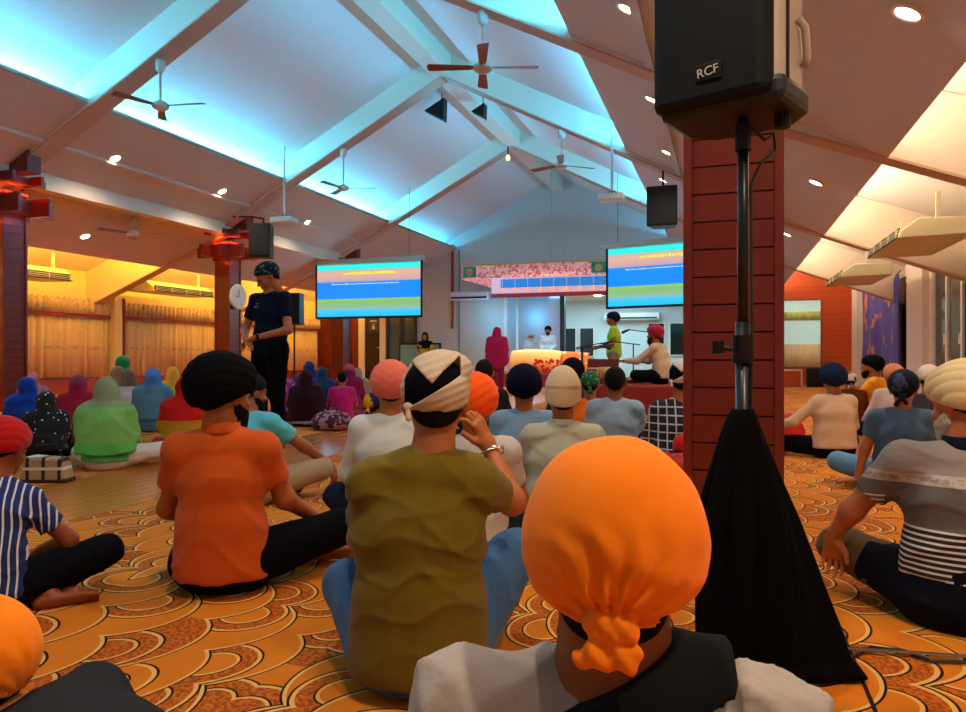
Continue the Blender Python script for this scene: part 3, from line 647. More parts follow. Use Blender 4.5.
# ------------------------------------------------------------------ clock, AC, curtains
ck = empty('wall_clock', (CL+.24,14.42,EYE+1.4), 0, 'round white wall clock on the side of the red column', 'clock')
Mx = Matrix.Rotation(R(90), 4, 'Y')
MB().lathe([(.001,0),(.29,0),(.3,.03),(.28,.05),(.001,.045)], 36, Mx).build('case', mat('clock_cream', 'D8D0BC', .5), ck, smooth=False)
hnd = MB(); hnd.box((.052,-.008,0), (.056,.008,.18)); hnd.box((.052,-.1,-.008), (.056,0,.008)); hnd.build('hands', M_dark, ck)
M_ac = mat('air_conditioner_cream', 'D6CDA6', .45); M_acd = mat('vent_black', '0C0C0C', .5)
def aircon(x, y, z, sgn, label, L=2.3):
    """under-ceiling unit, grille edge toward the nave"""
    r = empty('air_conditioner', (x,y,z), 0, label, 'air conditioner', 'ceiling air conditioners')
    W_ = .95; s = sgn
    MB().prism([(0,.0),(s*W_,.02),(s*W_,.26),(s*.25,.27),(s*.02,.1)], -L/2, L/2).build('casing', M_ac, r, bevel=.02)
    MB().prism([(-s*.012,.02),(-s*.004,.0),(s*.035,.14),(s*.02,.15)], -L/2+.06, L/2-.06).build('vent', M_acd, r)
    sl_ = MB()
    for k in range(3): sl_.box((min(-s*.02,s*.01)+s*.014*k,-L/2+.05,.025+k*.04), (max(-s*.02,s*.01)+s*.014*k,L/2-.05,.033+k*.04))
    for k in range(5): y0 = -L/2+.1+k*(L-.2)/4; sl_.box((min(-s*.02,s*.03),y0-.01,.01), (max(-s*.02,s*.03),y0+.01,.12))
    sl_.build('louvre', M_ac, r)
    for q in (-L/2+.1,L/2-.1): MB().box((s*.5-.03,q-.02,.25), (s*.5+.03,q+.02,.62)).build('hanger', M_ac, r)
for x, y, s, l in ((2.25,12.4,1,'cream ceiling air conditioner at the right edge above the windows'),(2.25,17.6,1,'farther cream ceiling air conditioner above the blue banner'),
                   (-13.45,11.0,-1,'cream air conditioner over the curtains at left beside the edge column'),(-13.45,15.6,-1,'cream air conditioner over the curtains left of the clock column')):
    aircon(x, y, EYE+1.62, s, l)
for x, y, z, L, l, rz in ((-8.75,24.75,EYE+2.02,1.5,'wall air conditioner left of the stage below the canopy',0),(-3.6,29.75,EYE+1.45,2.2,'wall air conditioner on the recess wall above the man in yellow green',0)):
    r = empty('wall_air_conditioner', (x,y,z), rz, l, 'air conditioner'); MB().box((-L/2,-.22,0), (L/2,.22,.3)).build('casing', mat('ac_white', 'C8D4DA', .4), r, bevel=.04); MB().box((-L/2+.08,-.235,.05), (L/2-.08,-.21,.11)).build('vent', M_acd, r)
# curtains on the left wall
def curtain_mat(name, c, d):
    m = mat(name, c, .8); n = NB(m); x, y, z = n.xyz(); f = n.noise(14, 4)
    c_ = n.mix(f, d, c); b1 = n.m('LESS_THAN', n.m('ABSOLUTE', n.m('SUBTRACT', z, .72)), .035); fl = n.m('GREATER_THAN', n.noise(9, 3), .52)
    c_ = n.mix(n.m('MULTIPLY', n.m('MULTIPLY', b1, fl), .4), c_, '8A5A18'); n.out(c_); return m
M_cur = curtain_mat('gold_curtain', 'E4C48C', 'D0A868'); M_val = curtain_mat('valance_cloth', 'E0C8A0', '8A5030'); M_band = mat('dark_red_band', '7A1A14', .6)
XW = XC-DW
for a, b, l in ((8.2,14.6,'long gold curtain on the left wall beside the edge column'),(15.05,24.7,'long gold curtain between the wall pilaster and the clock column')):
    r = empty('curtain', (XW+.14,a,.38), 0, l, 'curtain', 'gold curtains on the left wall')
    L = b-a; n = int(L/.24)
    MB().grid(lambda u, v: (.045*math.sin(u*n*6.283)+.015*math.sin(u*n*15), L*u, 1.5*v), n*10, 1).build('panel', M_cur, r, smooth=True, thick=.004)
    MB().box((.06,0,1.48), (.1,L,1.56)).build('band', M_band, r)
    MB().grid(lambda u, v: (.1+.03*math.sin(u*n*9.3)*(1-v*.5), L*u, 1.56+.36*v+.02*math.sin(u*n*9.3)*(1 if v > .5 else 0)), n*14, 1).build('valance', M_val, r, smooth=True, thick=.004)
struct(MB().box((XW,-4,.0), (XW+.12,25,.36)).build('baseboard_left', mat('red_skirting', '8A2A12', .4)))
p_ = MB(); p_.box((XW,14.68,0), (XW+.3,14.98,2.75)); struct(p_.build('trim_5', M_wally)); struct(MB().box((XW+.3,14.93,.36), (XW+.33,15.0,2.4)).build('trim_6', M_band))

# banner on the right wall
def bannermat():
    m = mat('blue_banner_cloth', '4A3E9A', .6); n = NB(m); x, y, z = n.xyz(); f = n.noise(1.6, 3)
    c = n.mix(f, '1E1E90', '5A4A94'); c = n.mix(n.m('GREATER_THAN', n.noise(2.4, 4), .60), c, 'C87A20'); n.out(c); return m
bn = empty('blue_banner', (XC+DW-.14,21.2,.5), 0, 'blue hanging cloth with orange figures between the right windows', 'banner')
MB().grid(lambda u, v: (-.06-.05*math.sin(u*9+v*3)*(1-v)-.03*math.sin(u*21), -2.3+4.6*u+.15*(1-v)*(u-.5), 2.3*v-.25*math.sin(u*math.pi)*(v**3)), 60, 20).build('cloth', bannermat(), bn, smooth=True, thick=.006)
c_ = MB()
for k in range(9): c_.box((-.12,-2.3+k*.56,.1+.3*(k%3)), (-.1,-2.1+k*.56,.32+.3*(k%3)), 0)
w_ = MB(); w_.tube([(-.05,-2.4,2.36),(-.05,0,2.12),(-.05,2.4,2.36)], .012, 6); w_.build('cord', M_dark, bn)

# small things
bg = empty('handbag', P(47,472,5.2), R(20), 'beige checked handbag on the floor beside the woman in green', 'bag'); bg.location.z = 0
def checkbag():
    m = mat('beige_check', 'B08C60', .7); n = NB(m); x, y, z = n.xyz(); a = n.m('LESS_THAN', n.m('FRACT', n.m('MULTIPLY', x, 9)), .22); b2 = n.m('LESS_THAN', n.m('FRACT', n.m('MULTIPLY', z, 11)), .22)
    c = n.mix(a, 'B08C60', '1C1614'); c = n.mix(b2, c, 'D8D0C0'); n.out(c); return m
MB().prism([(-.17,0),(.17,0),(.13,.17),(-.12,.19)], -.07, .07).build('body', checkbag(), bg, bevel=.02)
MB().tube([(-.11,0,.18),(-.08,0,.26),(.06,0,.27),(.11,0,.17)], .005, 6).build('strap', M_dark, bg)
MB().box((-.172,-.072,0), (.172,.072,.03)).build('leather_base', mat('brown_leather', '3A1E12', .5), bg, bevel=.01)
ob = empty('orange_case', (1.75,23.2,0), 0, 'orange box with white edging beneath the end wall window', 'box'); MB().box((-.4,-.2,0), (.33,.2,.48)).build('case', mat('orange_case_paint', 'C04A14', .5), ob); f = MB(); f.box((-.43,-.23,.46), (.36,-.2,.51)); f.box((.33,-.23,0), (.37,-.2,.5)); f.build('edging', M_frame_w, ob)
kb = empty('black_amplifier', (2.55,23.0,0), 0, 'black box amplifier on the floor right of the orange box', 'amplifier'); MB().box((-.32,-.2,0), (.34,.2,.55)).build('case', M_dark, kb, bevel=.02); MB().box((-.27,-.215,.05), (.29,-.2,.42)).build('grille', M_spk, kb); MB().lathe([(.001,0),(.02,0),(.02,.02),(.001,.02)], 8, Matrix.Translation((.15,-.2,.48)) @ Matrix.Rotation(R(90), 4, 'X')).build('knob', M_steel, kb)
rp = P(790,410,7.6); sk = MB().lathe([(.001,0),(.14,.02),(.15,.12),(.1,.25),(.03,.3),(.001,.3)], 16); tag(sk.build('red_cushion', mat('red_cushion_cloth', 'D02018', .8), smooth=True, loc=(rp.x,rp.y,0)), 'red rounded bundle on the floor right of the red column', 'cushion')
wb = empty('whiteboard', (-10.1,23.6,0), R(0), 'dark framed display board standing before the glass doors', 'board'); MB().box((-.9,-.02,.55), (.6,.02,1.3)).build('board', mat('board_teal', '6A9C94', .4), wb); f = MB(); f.box((-.95,-.04,.5), (-.9,.04,1.35)); f.box((.6,-.04,.5), (.65,.04,1.35)); f.box((-.95,-.04,1.3), (.65,.04,1.36)); f.build('frame', M_dark, wb)
for x in (-.8,.5): MB().box((x-.02,-.2,0), (x+.02,.2,.52)).build('leg', M_dark, wb)
# rod + cable on the floor, lower right
a0 = P(848,652,2.2); a1 = P(1010,664,2.12); a0.z = a1.z = .012
tag(MB().tube([a0,a0.lerp(a1,.5),a1], .007, 8).build('floor_rod', mat('rod_chrome', 'A8A8A8', .25, 1)), 'thin chrome rod lying on the carpet at lower right', 'rod')
cbl = [P(u,v,w) for u, v, w in ((840,668,2.1),(870,652,2.22),(900,656,2.2),(930,662,2.12),(1000,668,2.1))]
for q in cbl: q.z = .008
tag(MB().tube(cbl, .005, 6).build('floor_cable', mat('black_rubber', '18181A', .4)), 'black cable running over the carpet beside the chrome rod', 'cable')
# ------------------------------------------------------------------ signed distance modelling for people and cloth
def surfnet(f, lo, hi, vox):
    lo = np.array(lo, float); hi = np.array(hi, float)
    B = 4; n = (np.ceil((hi-lo)/(vox*B)).astype(int))*B+B
    nb = n//B
    bc = np.stack(np.meshgrid(*[np.arange(k) for k in nb], indexing='ij'), -1).reshape(-1, 3)
    ctr = lo+(bc*B+B/2.)*vox
    d = f(ctr); act = (np.abs(d) < vox*B*1.35).reshape(nb); sign = np.where(d < 0, -1., 1.).reshape(nb)
    D = np.repeat(np.repeat(np.repeat(sign, B, 0), B, 1), B, 2).astype(float)
    A = np.repeat(np.repeat(np.repeat(act, B, 0), B, 1), B, 2)
    # grow by one sample so cell corners on block borders are exact
    G = A.copy()
    for ax in range(3):
        G |= np.roll(G, 1, ax)
    idx = np.argwhere(G); D[G] = f(lo+idx*vox)
    D[0] = D[-1] = 1; D[:, 0] = D[:, -1] = 1; D[:, :, 0] = D[:, :, -1] = 1
    nx, ny, nz = D.shape; S = D < 0
    pos = np.zeros((nx-1, ny-1, nz-1, 3)); cnt = np.zeros((nx-1, ny-1, nz-1)); edges = []
    for ax in range(3):
        s0 = [slice(None)]*3; s1 = [slice(None)]*3; s0[ax] = slice(0, -1); s1[ax] = slice(1, None)
        a, b = S[tuple(s0)], S[tuple(s1)]; E = np.argwhere(a != b)
        d0 = D[tuple(s0)][tuple(E.T)]; d1 = D[tuple(s1)][tuple(E.T)]; t = d0/(d0-d1)
        p = E.astype(float); p[:, ax] += t; o = [k for k in range(3) if k != ax]
        for da in (0, 1):
            for db in (0, 1):
                c = E.copy(); c[:, o[0]] -= da; c[:, o[1]] -= db
                ok = (c >= 0).all(1) & (c < np.array([nx-1, ny-1, nz-1])).all(1); ci = tuple(c[ok].T)
                np.add.at(pos, ci, p[ok]); np.add.at(cnt, ci, 1)
        edges.append((ax, o, E, d0 < 0))
    m = cnt > 0; ids = -np.ones(m.shape, int); ids[m] = np.arange(m.sum()); V = pos[m]/cnt[m][:, None]*vox+lo
    F = []
    for ax, o, E, neg in edges:
        ok = (E[:, o[0]] >= 1) & (E[:, o[1]] >= 1) & (E[:, o[0]] < (nx, ny, nz)[o[0]]-1) & (E[:, o[1]] < (nx, ny, nz)[o[1]]-1); E = E[ok]; ng = neg[ok]; q = []
        for da, db in ((1, 1), (0, 1), (0, 0), (1, 0)):
            c = E.copy(); c[:, o[0]] -= da; c[:, o[1]] -= db; q.append(ids[tuple(c.T)])
        q = np.stack(q, 1)
        if ax == 1: ng = ~ng
        q[~ng] = q[~ng][:, ::-1]; F.append(q)
    F = np.concatenate(F) if F else np.zeros((0, 4), int)
    return V, F[(F >= 0).all(1)]

A_ = lambda *v: np.array(v, float)
def smin(a, b, k):
    h = np.clip(.5+.5*(b-a)/k, 0, 1); return b*(1-h)+a*h-k*h*(1-h)
def cap(P_, a, b, ra, rb):
    a = A_(*a); b = A_(*b); ba = b-a; L = ba@ba+1e-9; h = np.clip(((P_-a)@ba)/L, 0, 1)
    return np.linalg.norm(P_-a-h[:, None]*ba, axis=1)-(ra+(rb-ra)*h)
def ell(P_, c, r):
    q = P_-A_(*c); r = A_(*r); k0 = np.linalg.norm(q/r, axis=1); k1 = np.linalg.norm(q/(r*r), axis=1)+1e-9
    return k0*(k0-1)/k1
def ecap(P_, a, b, ra, rb):
    """capsule with elliptical cross sections (rx, ry)"""
    a = A_(*a); b = A_(*b); ba = b-a; L = ba@ba+1e-9; h = np.clip(((P_-a)@ba)/L, 0, 1)
    rx = ra[0]+(rb[0]-ra[0])*h; ry = ra[1]+(rb[1]-ra[1])*h
    q = P_-a-h[:, None]*ba; m = np.minimum(rx, ry)
    k0 = np.sqrt((q[:, 0]/rx)**2+(q[:, 1]/ry)**2+(q[:, 2]/m)**2); return (k0-1)*m
def plane(P_, p, n):
    n = A_(*n); n = n/np.linalg.norm(n); return (P_-A_(*p))@n
def fold(P_, seed, s=1.0):
    """sharp cloth creases, in patches"""
    x, y, z = P_.T*s; a = seed*1.7
    w = .035*np.sin(9*x+6*z+a)+.03*np.sin(13*y-8*z+2*a)+.015*np.sin(27*x+19*z+3*a)
    rg = lambda t: (1-np.abs(np.sin(t)))**2.2
    m1 = .5+.5*np.sin(7*z+4*x+a*1.3); m2 = .5+.5*np.sin(-6*z+9*np.abs(x)+a); m3 = .5+.5*np.sin(11*x-3*z+a*.7)
    return -1.5*rg((z*.9+np.abs(x)*.75+w)*19+a)*m1-1.3*rg((z-x*.25+w*1.3)*27+a*2)*m2-.8*rg((x*1.1-z*.35+w)*34+a)*m3+.5

def V3(v): return Vector(v)
def meshobj(name, V, F, m, parent, M=None, s=1.0):
    V = np.asarray(V)*s
    if M is not None: Mn = np.array(M); V = V@Mn[:3, :3].T+Mn[:3, 3]
    me = bpy.data.meshes.new(name); me.vertices.add(len(V)); me.vertices.foreach_set('co', V.astype(np.float32).ravel())
    me.loops.add(F.size); me.loops.foreach_set('vertex_index', F.astype(np.int32).ravel())
    me.polygons.add(len(F)); me.polygons.foreach_set('loop_start', np.arange(0, F.size, 4, dtype=np.int32)); me.polygons.foreach_set('loop_total', np.full(len(F), 4, np.int32))
    me.polygons.foreach_set('use_smooth', np.ones(len(F), bool)); me.update(calc_edges=True); me.validate()
    me.materials.append(m)
    o = bpy.data.objects.new(name, me); COL.objects.link(o); o.parent = parent; return o

# ---- cached head, hand, foot
_c = {}
def head_sdf(P_):
    d = ell(P_, (0,-.012,.03), (.077,.097,.093))
    d = smin(d, ell(P_, (0,.028,-.035), (.06,.066,.07)), .03)
    d = smin(d, ell(P_, (0,.062,-.082), (.028,.026,.022)), .03)
    d = smin(d, cap(P_, (0,-.02,-.04), (0,-.025,-.13), .053,.055), .03)
    d = smin(d, ell(P_, (0,.078,.03), (.052,.014,.012)), .015)          # brow
    for s in (-1, 1):
        d = np.maximum(d, -ell(P_, (s*.031,.103,.008), (.017,.016,.011)))  # socket
        d = smin(d, ell(P_, (s*.031,.080,.008), (.014,.013,.010)), .003)
        d = smin(d, ell(P_, (s*.042,.062,-.028), (.022,.02,.018)), .02)   # cheek
        d = smin(d, ell(P_, (s*.079,-.008,-.002), (.010,.019,.033)), .008) # ear
        d = smin(d, cap(P_, (s*.086,-.016,.02), (s*.088,-.02,-.01), .006,.006), .006)
    d = smin(d, cap(P_, (0,.086,.012), (0,.112,-.026), .008,.013), .012)
    for s in (-1, 1): d = smin(d, ell(P_, (s*.012,.102,-.030), (.009,.009,.007)), .006)
    d = smin(d, ell(P_, (0,.092,-.052), (.024,.010,.006)), .005)
    d = smin(d, ell(P_, (0,.090,-.063), (.021,.010,.007)), .005)
    return d
def get(key, f, lo, hi, vox):
    k = (key, round(vox, 4))
    if k not in _c: _c[k] = surfnet(f, lo, hi, vox)
    return _c[k]
def hand_sdf(curl):
    def f(P_):
        d = np.full(len(P_), 9.)
        for x in (-.026,-.009,.009,.026): d = smin(d, cap(P_, (x*.7,.012,0), (x,.082,0), .014,.0125), .012)
        d = smin(d, cap(P_, (0,-.02,0), (0,.015,0), .023,.024), .015)
        g = np.full(len(P_), 9.)
        for x, y, L, sp in ((-.030,.080,.058,-.16),(-.011,.088,.070,-.05),(.010,.090,.076,.05),(.030,.084,.066,.14)):
            p = A_(x, y, 0); t = curl*.5; dr = sp; r = .0092
            for q in range(3):
                l = L*(.45,.32,.23)[q]; n = p+A_(math.sin(dr)*math.cos(t), math.cos(dr)*math.cos(t), -math.sin(t))*l
                g = np.minimum(g, cap(P_, p, n, r, r-.0008)); p = n; t += curl; r -= .0008
        d = smin(d, g, .005)
        d = smin(d, cap(P_, (.018,.02,-.004), (.046,.048,-.012), .015,.011), .012)
        d = smin(d, cap(P_, (.046,.048,-.012), (.056,.082,-.02-.01*curl), .0105,.009), .004)
        return d
    return f
def foot_sdf(P_):
    d = ecap(P_, (0,-.03,.0), (0,.13,-.012), (.032,.03), (.04,.02))
    d = smin(d, cap(P_, (0,0,0), (0,0,.07), .034,.034), .03)
    d = smin(d, ell(P_, (0,-.045,-.01), (.03,.028,.028)), .02)
    for i, x in enumerate((-.034,-.017,-.001,.014,.031)):
        d = smin(d, cap(P_, (x,.13,-.014), (x*1.08,.168+.016*math.sin((i+1)*.62)+.004*i,-.02), .0095+.0012*(i == 4)*3,.008+.003*(i == 4)), .006)
    return d

SKIN = {}
def skin(c): return mat('skin_'+c, c, .5, var=.06, vscale=12, spec=.4)
def cloth(c, bump=.25, sc_=60, rough=.85, var=.06): bump *= .45; sc_ *= 1.6; return mat('cloth_'+c, c, rough, bump=bump, bscale=sc_, var=var, vscale=9, spec=.2 if sum(lin(c)) > .15 else .06, sheen=.1 if sum(lin(c)) > .15 else 0)

def bend(p, piv, ang, axis='X'):
    M = Matrix.Rotation(ang, 3, axis); return piv+M @ (Vector(p)-piv)

def make_pose(base='sit', lean=0, side=0, over=None, kx=.36):
    J = {}
    if base == 'sit':
        J.update(pel=(0,0,.115), wai=(0,-.01,.27), che=(0,.005,.43), nek=(0,.01,.60), hea=(0,.035,.735))
        for s, k in ((-1,'L'),(1,'R')):
            J['sho'+k] = (s*.150,.0,.535); J['elb'+k] = (s*.225,.09,.30); J['wri'+k] = (s*.215,.30,.205)
            J['hip'+k] = (s*.095,.02,.11); J['kne'+k] = (s*kx,.29,.135); J['ank'+k] = (-s*.09,.33+(.07 if s > 0 else 0),.06)
    else:
        h = .93
        J.update(pel=(0,0,h), wai=(0,-.005,h+.15), che=(0,0,h+.31), nek=(0,0,h+.50), hea=(0,.03,h+.635))
        for s, k in ((-1,'L'),(1,'R')):
            J['sho'+k] = (s*.165,-.005,h+.435); J['elb'+k] = (s*.225,.0,h+.16); J['wri'+k] = (s*.12,.2,h+.05)
            J['hip'+k] = (s*.09,0,h-.02); J['kne'+k] = (s*.1,.02,.49); J['ank'+k] = (s*.11,-.02,.075)
    J = {k: Vector(v) for k, v in J.items()}
    if lean or side:
        for k in ('wai','che','nek','hea','shoL','shoR','elbL','elbR','wriL','wriR'):
            f = .5 if k == 'wai' else 1
            J[k] = bend(J[k], J['pel'], -lean*f, 'X'); J[k] = bend(J[k], J['pel'], side*f, 'Y')
    for k, v in (over or {}).items():
        if k in J: J[k] = Vector(v)
    return J

NP = [0]
def person(loc, rz, label, s=1.0, w=5.0, base='sit', lean=0, side=0, over=None, fat=1.0, skinc='A8683C',
           shirt='D0D0D0', sleeve='short', pants='14161C', hem=None, head='turban', hcol='101018', hair=True, beard=None,
           yaw=0, pitch=0, roll=0, drape=None, hpalm=0, group=None, shirtmat=None, headmat=None, feet=True, collar=False, curl=.5, pantsmat=None, hairc='0C0A09', hsc=1.0, wrk=.005, name='person', extras=(), heyes=None, nr=1.0, hlow=0):
    NP[0] += 1; seed = NP[0]
    r = empty(name, loc, rz, label, 'person', group)
    J = make_pose(base, lean, side, over, .36 if w < 3.3 else .29); q = {k: A_(*v) for k, v in J.items()}
    vox = min(.026, max(.0065, .003*w)); hv = min(.02, max(.0042, .0022*w)); near = w < 6.5
    def trunk(P_, o=0.0):
        F = fat
        d = ecap(P_, q['pel'], q['wai'], (.158*F+o,.118*F+o), (.142*F+o,.105*F+o))
        d = smin(d, ecap(P_, q['wai'], q['che'], (.142*F+o,.105*F+o), (.155*F+o,.112*F+o)), .03)
        up = q['che']*.25+q['nek']*.75; up = up-A_(0,0,.03)
        d = smin(d, ecap(P_, q['che'], up, (.155*F+o,.112*F+o), (.115*F+o,.078+o)), .04)
        for k in 'LR':
            d = smin(d, cap(P_, q['nek']*.6+q['sho'+k]*.4-A_(0,0,.03), q['sho'+k], .048+o, .052+o), .04)
        return d
    def arm(P_, k, o=0.0, t0=0., t1=2.):
        """t1 in units of segments (1 = elbow, 2 = wrist)"""
        a, b, c = q['sho'+k], q['elb'+k], q['wri'+k]; e = b if t1 >= 1 else a+(b-a)*t1
        re = .047+(.037-.047)*min(1, t1)
        d = cap(P_, a, e, .047+o, re+o)
        if t1 < 1: d = np.maximum(d, plane(P_, e, b-a))
        if t1 > 1:
            e2 = b+(c-b)*(t1-1); g = cap(P_, b, e2, .039+o, .039-(.014)*(t1-1)+o)
            if t1 < 2 or o > 0: g = np.maximum(g, plane(P_, e2, c-b))
            d = smin(d, g, .03)
        return d
    def leg(P_, k, o=0.0, t1=2.):
        a, b, c = q['hip'+k], q['kne'+k], q['ank'+k]; f = .9+.1*fat
        d = cap(P_, a, b, .092*f+o, .062*f+o); e = b+(c-b)*(t1-1); g = cap(P_, b, e, .058*f+o, .040+o+.012*(2-t1))
        if o > 0: g = np.maximum(g, plane(P_, e, c-b))
        return smin(d, g, .03)
    allp = np.array(list(q.values())); lo = allp.min(0)-.2; hi = allp.max(0)+.2; lo[2] = max(lo[2], -.03)
    # --- body
    def fb(P_):
        d = trunk(P_, -.006)
        d = smin(d, cap(P_, q['nek']-A_(0,0,.06), q['hea']+A_(0,-.02,-.04), .062*nr,.052*nr), .03)
        for k in 'LR': d = smin(d, arm(P_, k), .03); d = smin(d, leg(P_, k, -.004), .03)
        return np.maximum(d, -P_[:, 2]+.004) if base == 'sit' else d
    V, F = surfnet(fb, lo, hi, vox*1.15); Vs = [V]; Fs = [F]; n0 = len(V)
    MH0 = Matrix.Translation(J['hea']) @ Matrix.Rotation(yaw, 4, 'Z') @ Matrix.Rotation(-pitch, 4, 'X') @ Matrix.Rotation(roll, 4, 'Y'); MH = MH0
    def put(V, F, M):
        nonlocal n0
        Mn = np.array(M); V = V@Mn[:3, :3].T+Mn[:3, 3]
        if np.linalg.det(Mn[:3, :3]) < 0: F = F[:, ::-1]
        Vs.append(V); Fs.append(F+n0); n0 += len(V)
    Vh, Fh = get('head', head_sdf, (-.12,-.14,-.2), (.12,.15,.15), hv); put(Vh, Fh, MH)
    for k, sx in (('L',-1),('R',1)):
        d = (J['wri'+k]-J['elb'+k]).normalized()
        if over and 'hd'+k in over: d = Vector(over['hd'+k]).normalized()
        up = Vector(over['pu'+k]) if over and 'pu'+k in over else Vector((0,-.2,1))
        x = d.cross(up).normalized(); z = x.cross(d)
        M = Matrix.Translation(J['wri'+k]) @ Matrix((x, d, z)).transposed().to_4x4()
        if sx > 0: M = M @ Matrix.Scale(-1, 4, (1,0,0))
        cu_ = (over or {}).get('cu'+k, curl); cu_ = cu_ if isinstance(cu_, (int, float)) else cu_
        Vh_, Fh_ = get('hand%.1f' % cu_, hand_sdf(cu_), (-.07,-.06,-.12), (.09,.20,.04), min(hv, .012)); put(Vh_, Fh_, M)
        if feet:
            fd = (J['ank'+k]-J['kne'+k]); fd.z *= .3
            if base == 'stand': fd = Vector((sx*.15,1,0))
            elif not(over and 'fd'+k in over): fd = Vector((fd.x*.8, .55*abs(fd.x)+.02, 0))
            if over and 'fd'+k in over: fd = Vector(over['fd'+k])
            fd.normalize(); zz = Vector((0,0,1)); x = fd.cross(zz).normalized(); zz = x.cross(fd)
            M = Matrix.Translation(J['ank'+k]-Vector((0,0,.015 if base == 'sit' else .035))) @ Matrix((x, fd, zz)).transposed().to_4x4()
            if base == 'sit' : M = M @ Matrix.Rotation(R(50)*sx, 4, 'Y')
            if sx > 0: M = M @ Matrix.Scale(-1, 4, (1,0,0))
            Vf, Ff = get('foot', foot_sdf, (-.07,-.1,-.06), (.07,.24,.12), min(hv*1.3, .014)); put(Vf, Ff, M)
    V = np.concatenate(Vs)
    if base == 'sit': V[:, 2] = np.maximum(V[:, 2], .004)
    meshobj('body', V, np.concatenate(Fs), skin(skinc), r, s=s)
    # --- trousers
    hemz = (.085 if base == 'sit' else q['pel'][2]-.1) if hem is None else hem
    if pants:
        t1 = 1.9
        def fp(P_):
            d = ecap(P_, q['pel']-A_(0,0,.01), q['pel']+A_(0,0,.09), (.165*fat,.128*fat), (.15*fat,.115*fat))
            d = np.maximum(d, P_[:, 2]-(q['pel'][2]+.11))
            for k in 'LR': d = smin(d, leg(P_, k, .014, t1), .04)
            if vox < .02: d = d+.9*wrk*fold(P_, seed+3, 1.1)
            return np.maximum(d, -P_[:, 2]+.002)
        V, F = surfnet(fp, lo, hi, vox); meshobj('trousers', V, F, pantsmat or cloth(pants), r, s=s)
    # --- shirt
    sl = {'short': .62, 'elbow': .9, 'long': 1.93, 'roll': 1.45, 'none': .1}[sleeve]
    if shirt:
        nk = q['nek']+A_(0,.015,.035)
        def fs(P_):
            d = trunk(P_, .014)
            pl = q['pel']
            d = smin(d, ecap(P_, pl-A_(0,0,.03), pl+A_(0,0,.12), (.178*fat,.142*fat), (.160*fat,.125*fat)), .05)
            hc = np.maximum(d, hemz-P_[:, 2])
            d = hc
            for k in 'LR': d = smin(d, arm(P_, k, (.014 if sl > 1 else .017), t1=sl), .035)
            if vox < .02: d = d+wrk*fold(P_, seed)
            if w < 1:
                x_, y_, z_ = P_.T; th_ = np.arctan2(x_, -y_-.02); d = d-.007*np.exp(-((z_-.56)/.05)**2)*(1-np.abs(np.sin(th_*4+z_*30+1)))**1.5-.006*(1-np.abs(np.sin(x_*26+z_*22+2*np.sin(y_*25))))**2*np.clip((np.abs(x_)-.03)*12, 0, 1)
            d = np.maximum(d, -ell(P_, nk+A_(0,.012,.03), (.064,.066,.036)))
            return np.maximum(d, -P_[:, 2]+.003)
        V, F = surfnet(fs, lo, hi, vox); so_ = meshobj('shirt', V, F, shirtmat or cloth(shirt), r, s=s)
        if collar:
            def fc(P_):
                a = cap(P_, q['nek']-A_(0,0,.005), q['nek']+A_(0,.01,.03), .072,.064)
                return np.maximum(np.maximum(a, -cap(P_, q['nek']-A_(0,0,.05), q['nek']+A_(0,.012,.09), .064,.058)), np.maximum(P_[:, 2]-(q['nek'][2]+.034), q['nek'][2]-.01-P_[:, 2]))
            V, F = surfnet(fc, q['nek']-.12, q['nek']+.14, min(vox*.6, .006)); meshobj('collar', V, F, shirtmat if (shirtmat and collar is True) else cloth(collar if isinstance(collar, str) else shirt), r, s=s)
    # --- head things
    hm = headmat or cloth(hcol)
    Ms = Matrix.Scale(1, 4)
    def hput(name, key, f, m, lo_=(-.2,-.24,-.25), hi_=(.2,.2,.26), vx=None):
        V, F = get(key, f, lo_, hi_, vx or hv*1.15); return meshobj(name, V, F, m, r, M=Matrix.Scale(s, 4) @ MH @ Matrix.Scale(hsc if name in ('turban','head_cloth') else 1, 4))
    if hair and head != 'scarf':
        def fh(P_):
            d = ell(P_, (0,-.016,.03), (.083,.101,.098)); low = -.058+hlow
            d = smin(d, ell(P_, (0,-.06,-.04), (.062,.042,.05)), .02)
            front = .055 if head == 'hair' else .0
            d = np.maximum(d, plane(P_, (0,front*.6+.01,.03), (0,1,-.9 if head == 'hair' else -.35)))
            h_ = low+(6 if not hlow else 2)*P_[:, 0]**2-P_[:, 2]; return -smin(-d, -h_, .02)
        hput('hair', 'hair%s%.2f' % ('h' if head == 'hair' else 't', hlow), fh, mat('hair_'+hairc, hairc, .8, bump=.5, bscale=90, spec=.15))
    if beard:
        def fbd(P_):
            d = ell(P_, (0,.036,-.05), (.070,.069,.066)); d = smin(d, ell(P_, (.066,.012,-.03), (.012,.024,.04)), .01); d = smin(d, ell(P_, (-.066,.012,-.03), (.012,.024,.04)), .01); d = smin(d, ell(P_, (0,.075,-.105), (.04,.034,.045)), .03)
            d = np.maximum(d, plane(P_, (0,.04,-.034), (0,.45,1))); d = np.maximum(d, -P_[:, 1]-.002)
            d = np.minimum(d, np.maximum(ell(P_, (0,.094,-.045), (.034,.012,.008)), -9))
            return np.maximum(d, -ell(P_, (0,.104,-.058), (.02,.02,.009)))
        hput('beard', 'beard', fbd, mat('beard_'+beard, beard, .85, bump=.6, bscale=120, spec=.15))
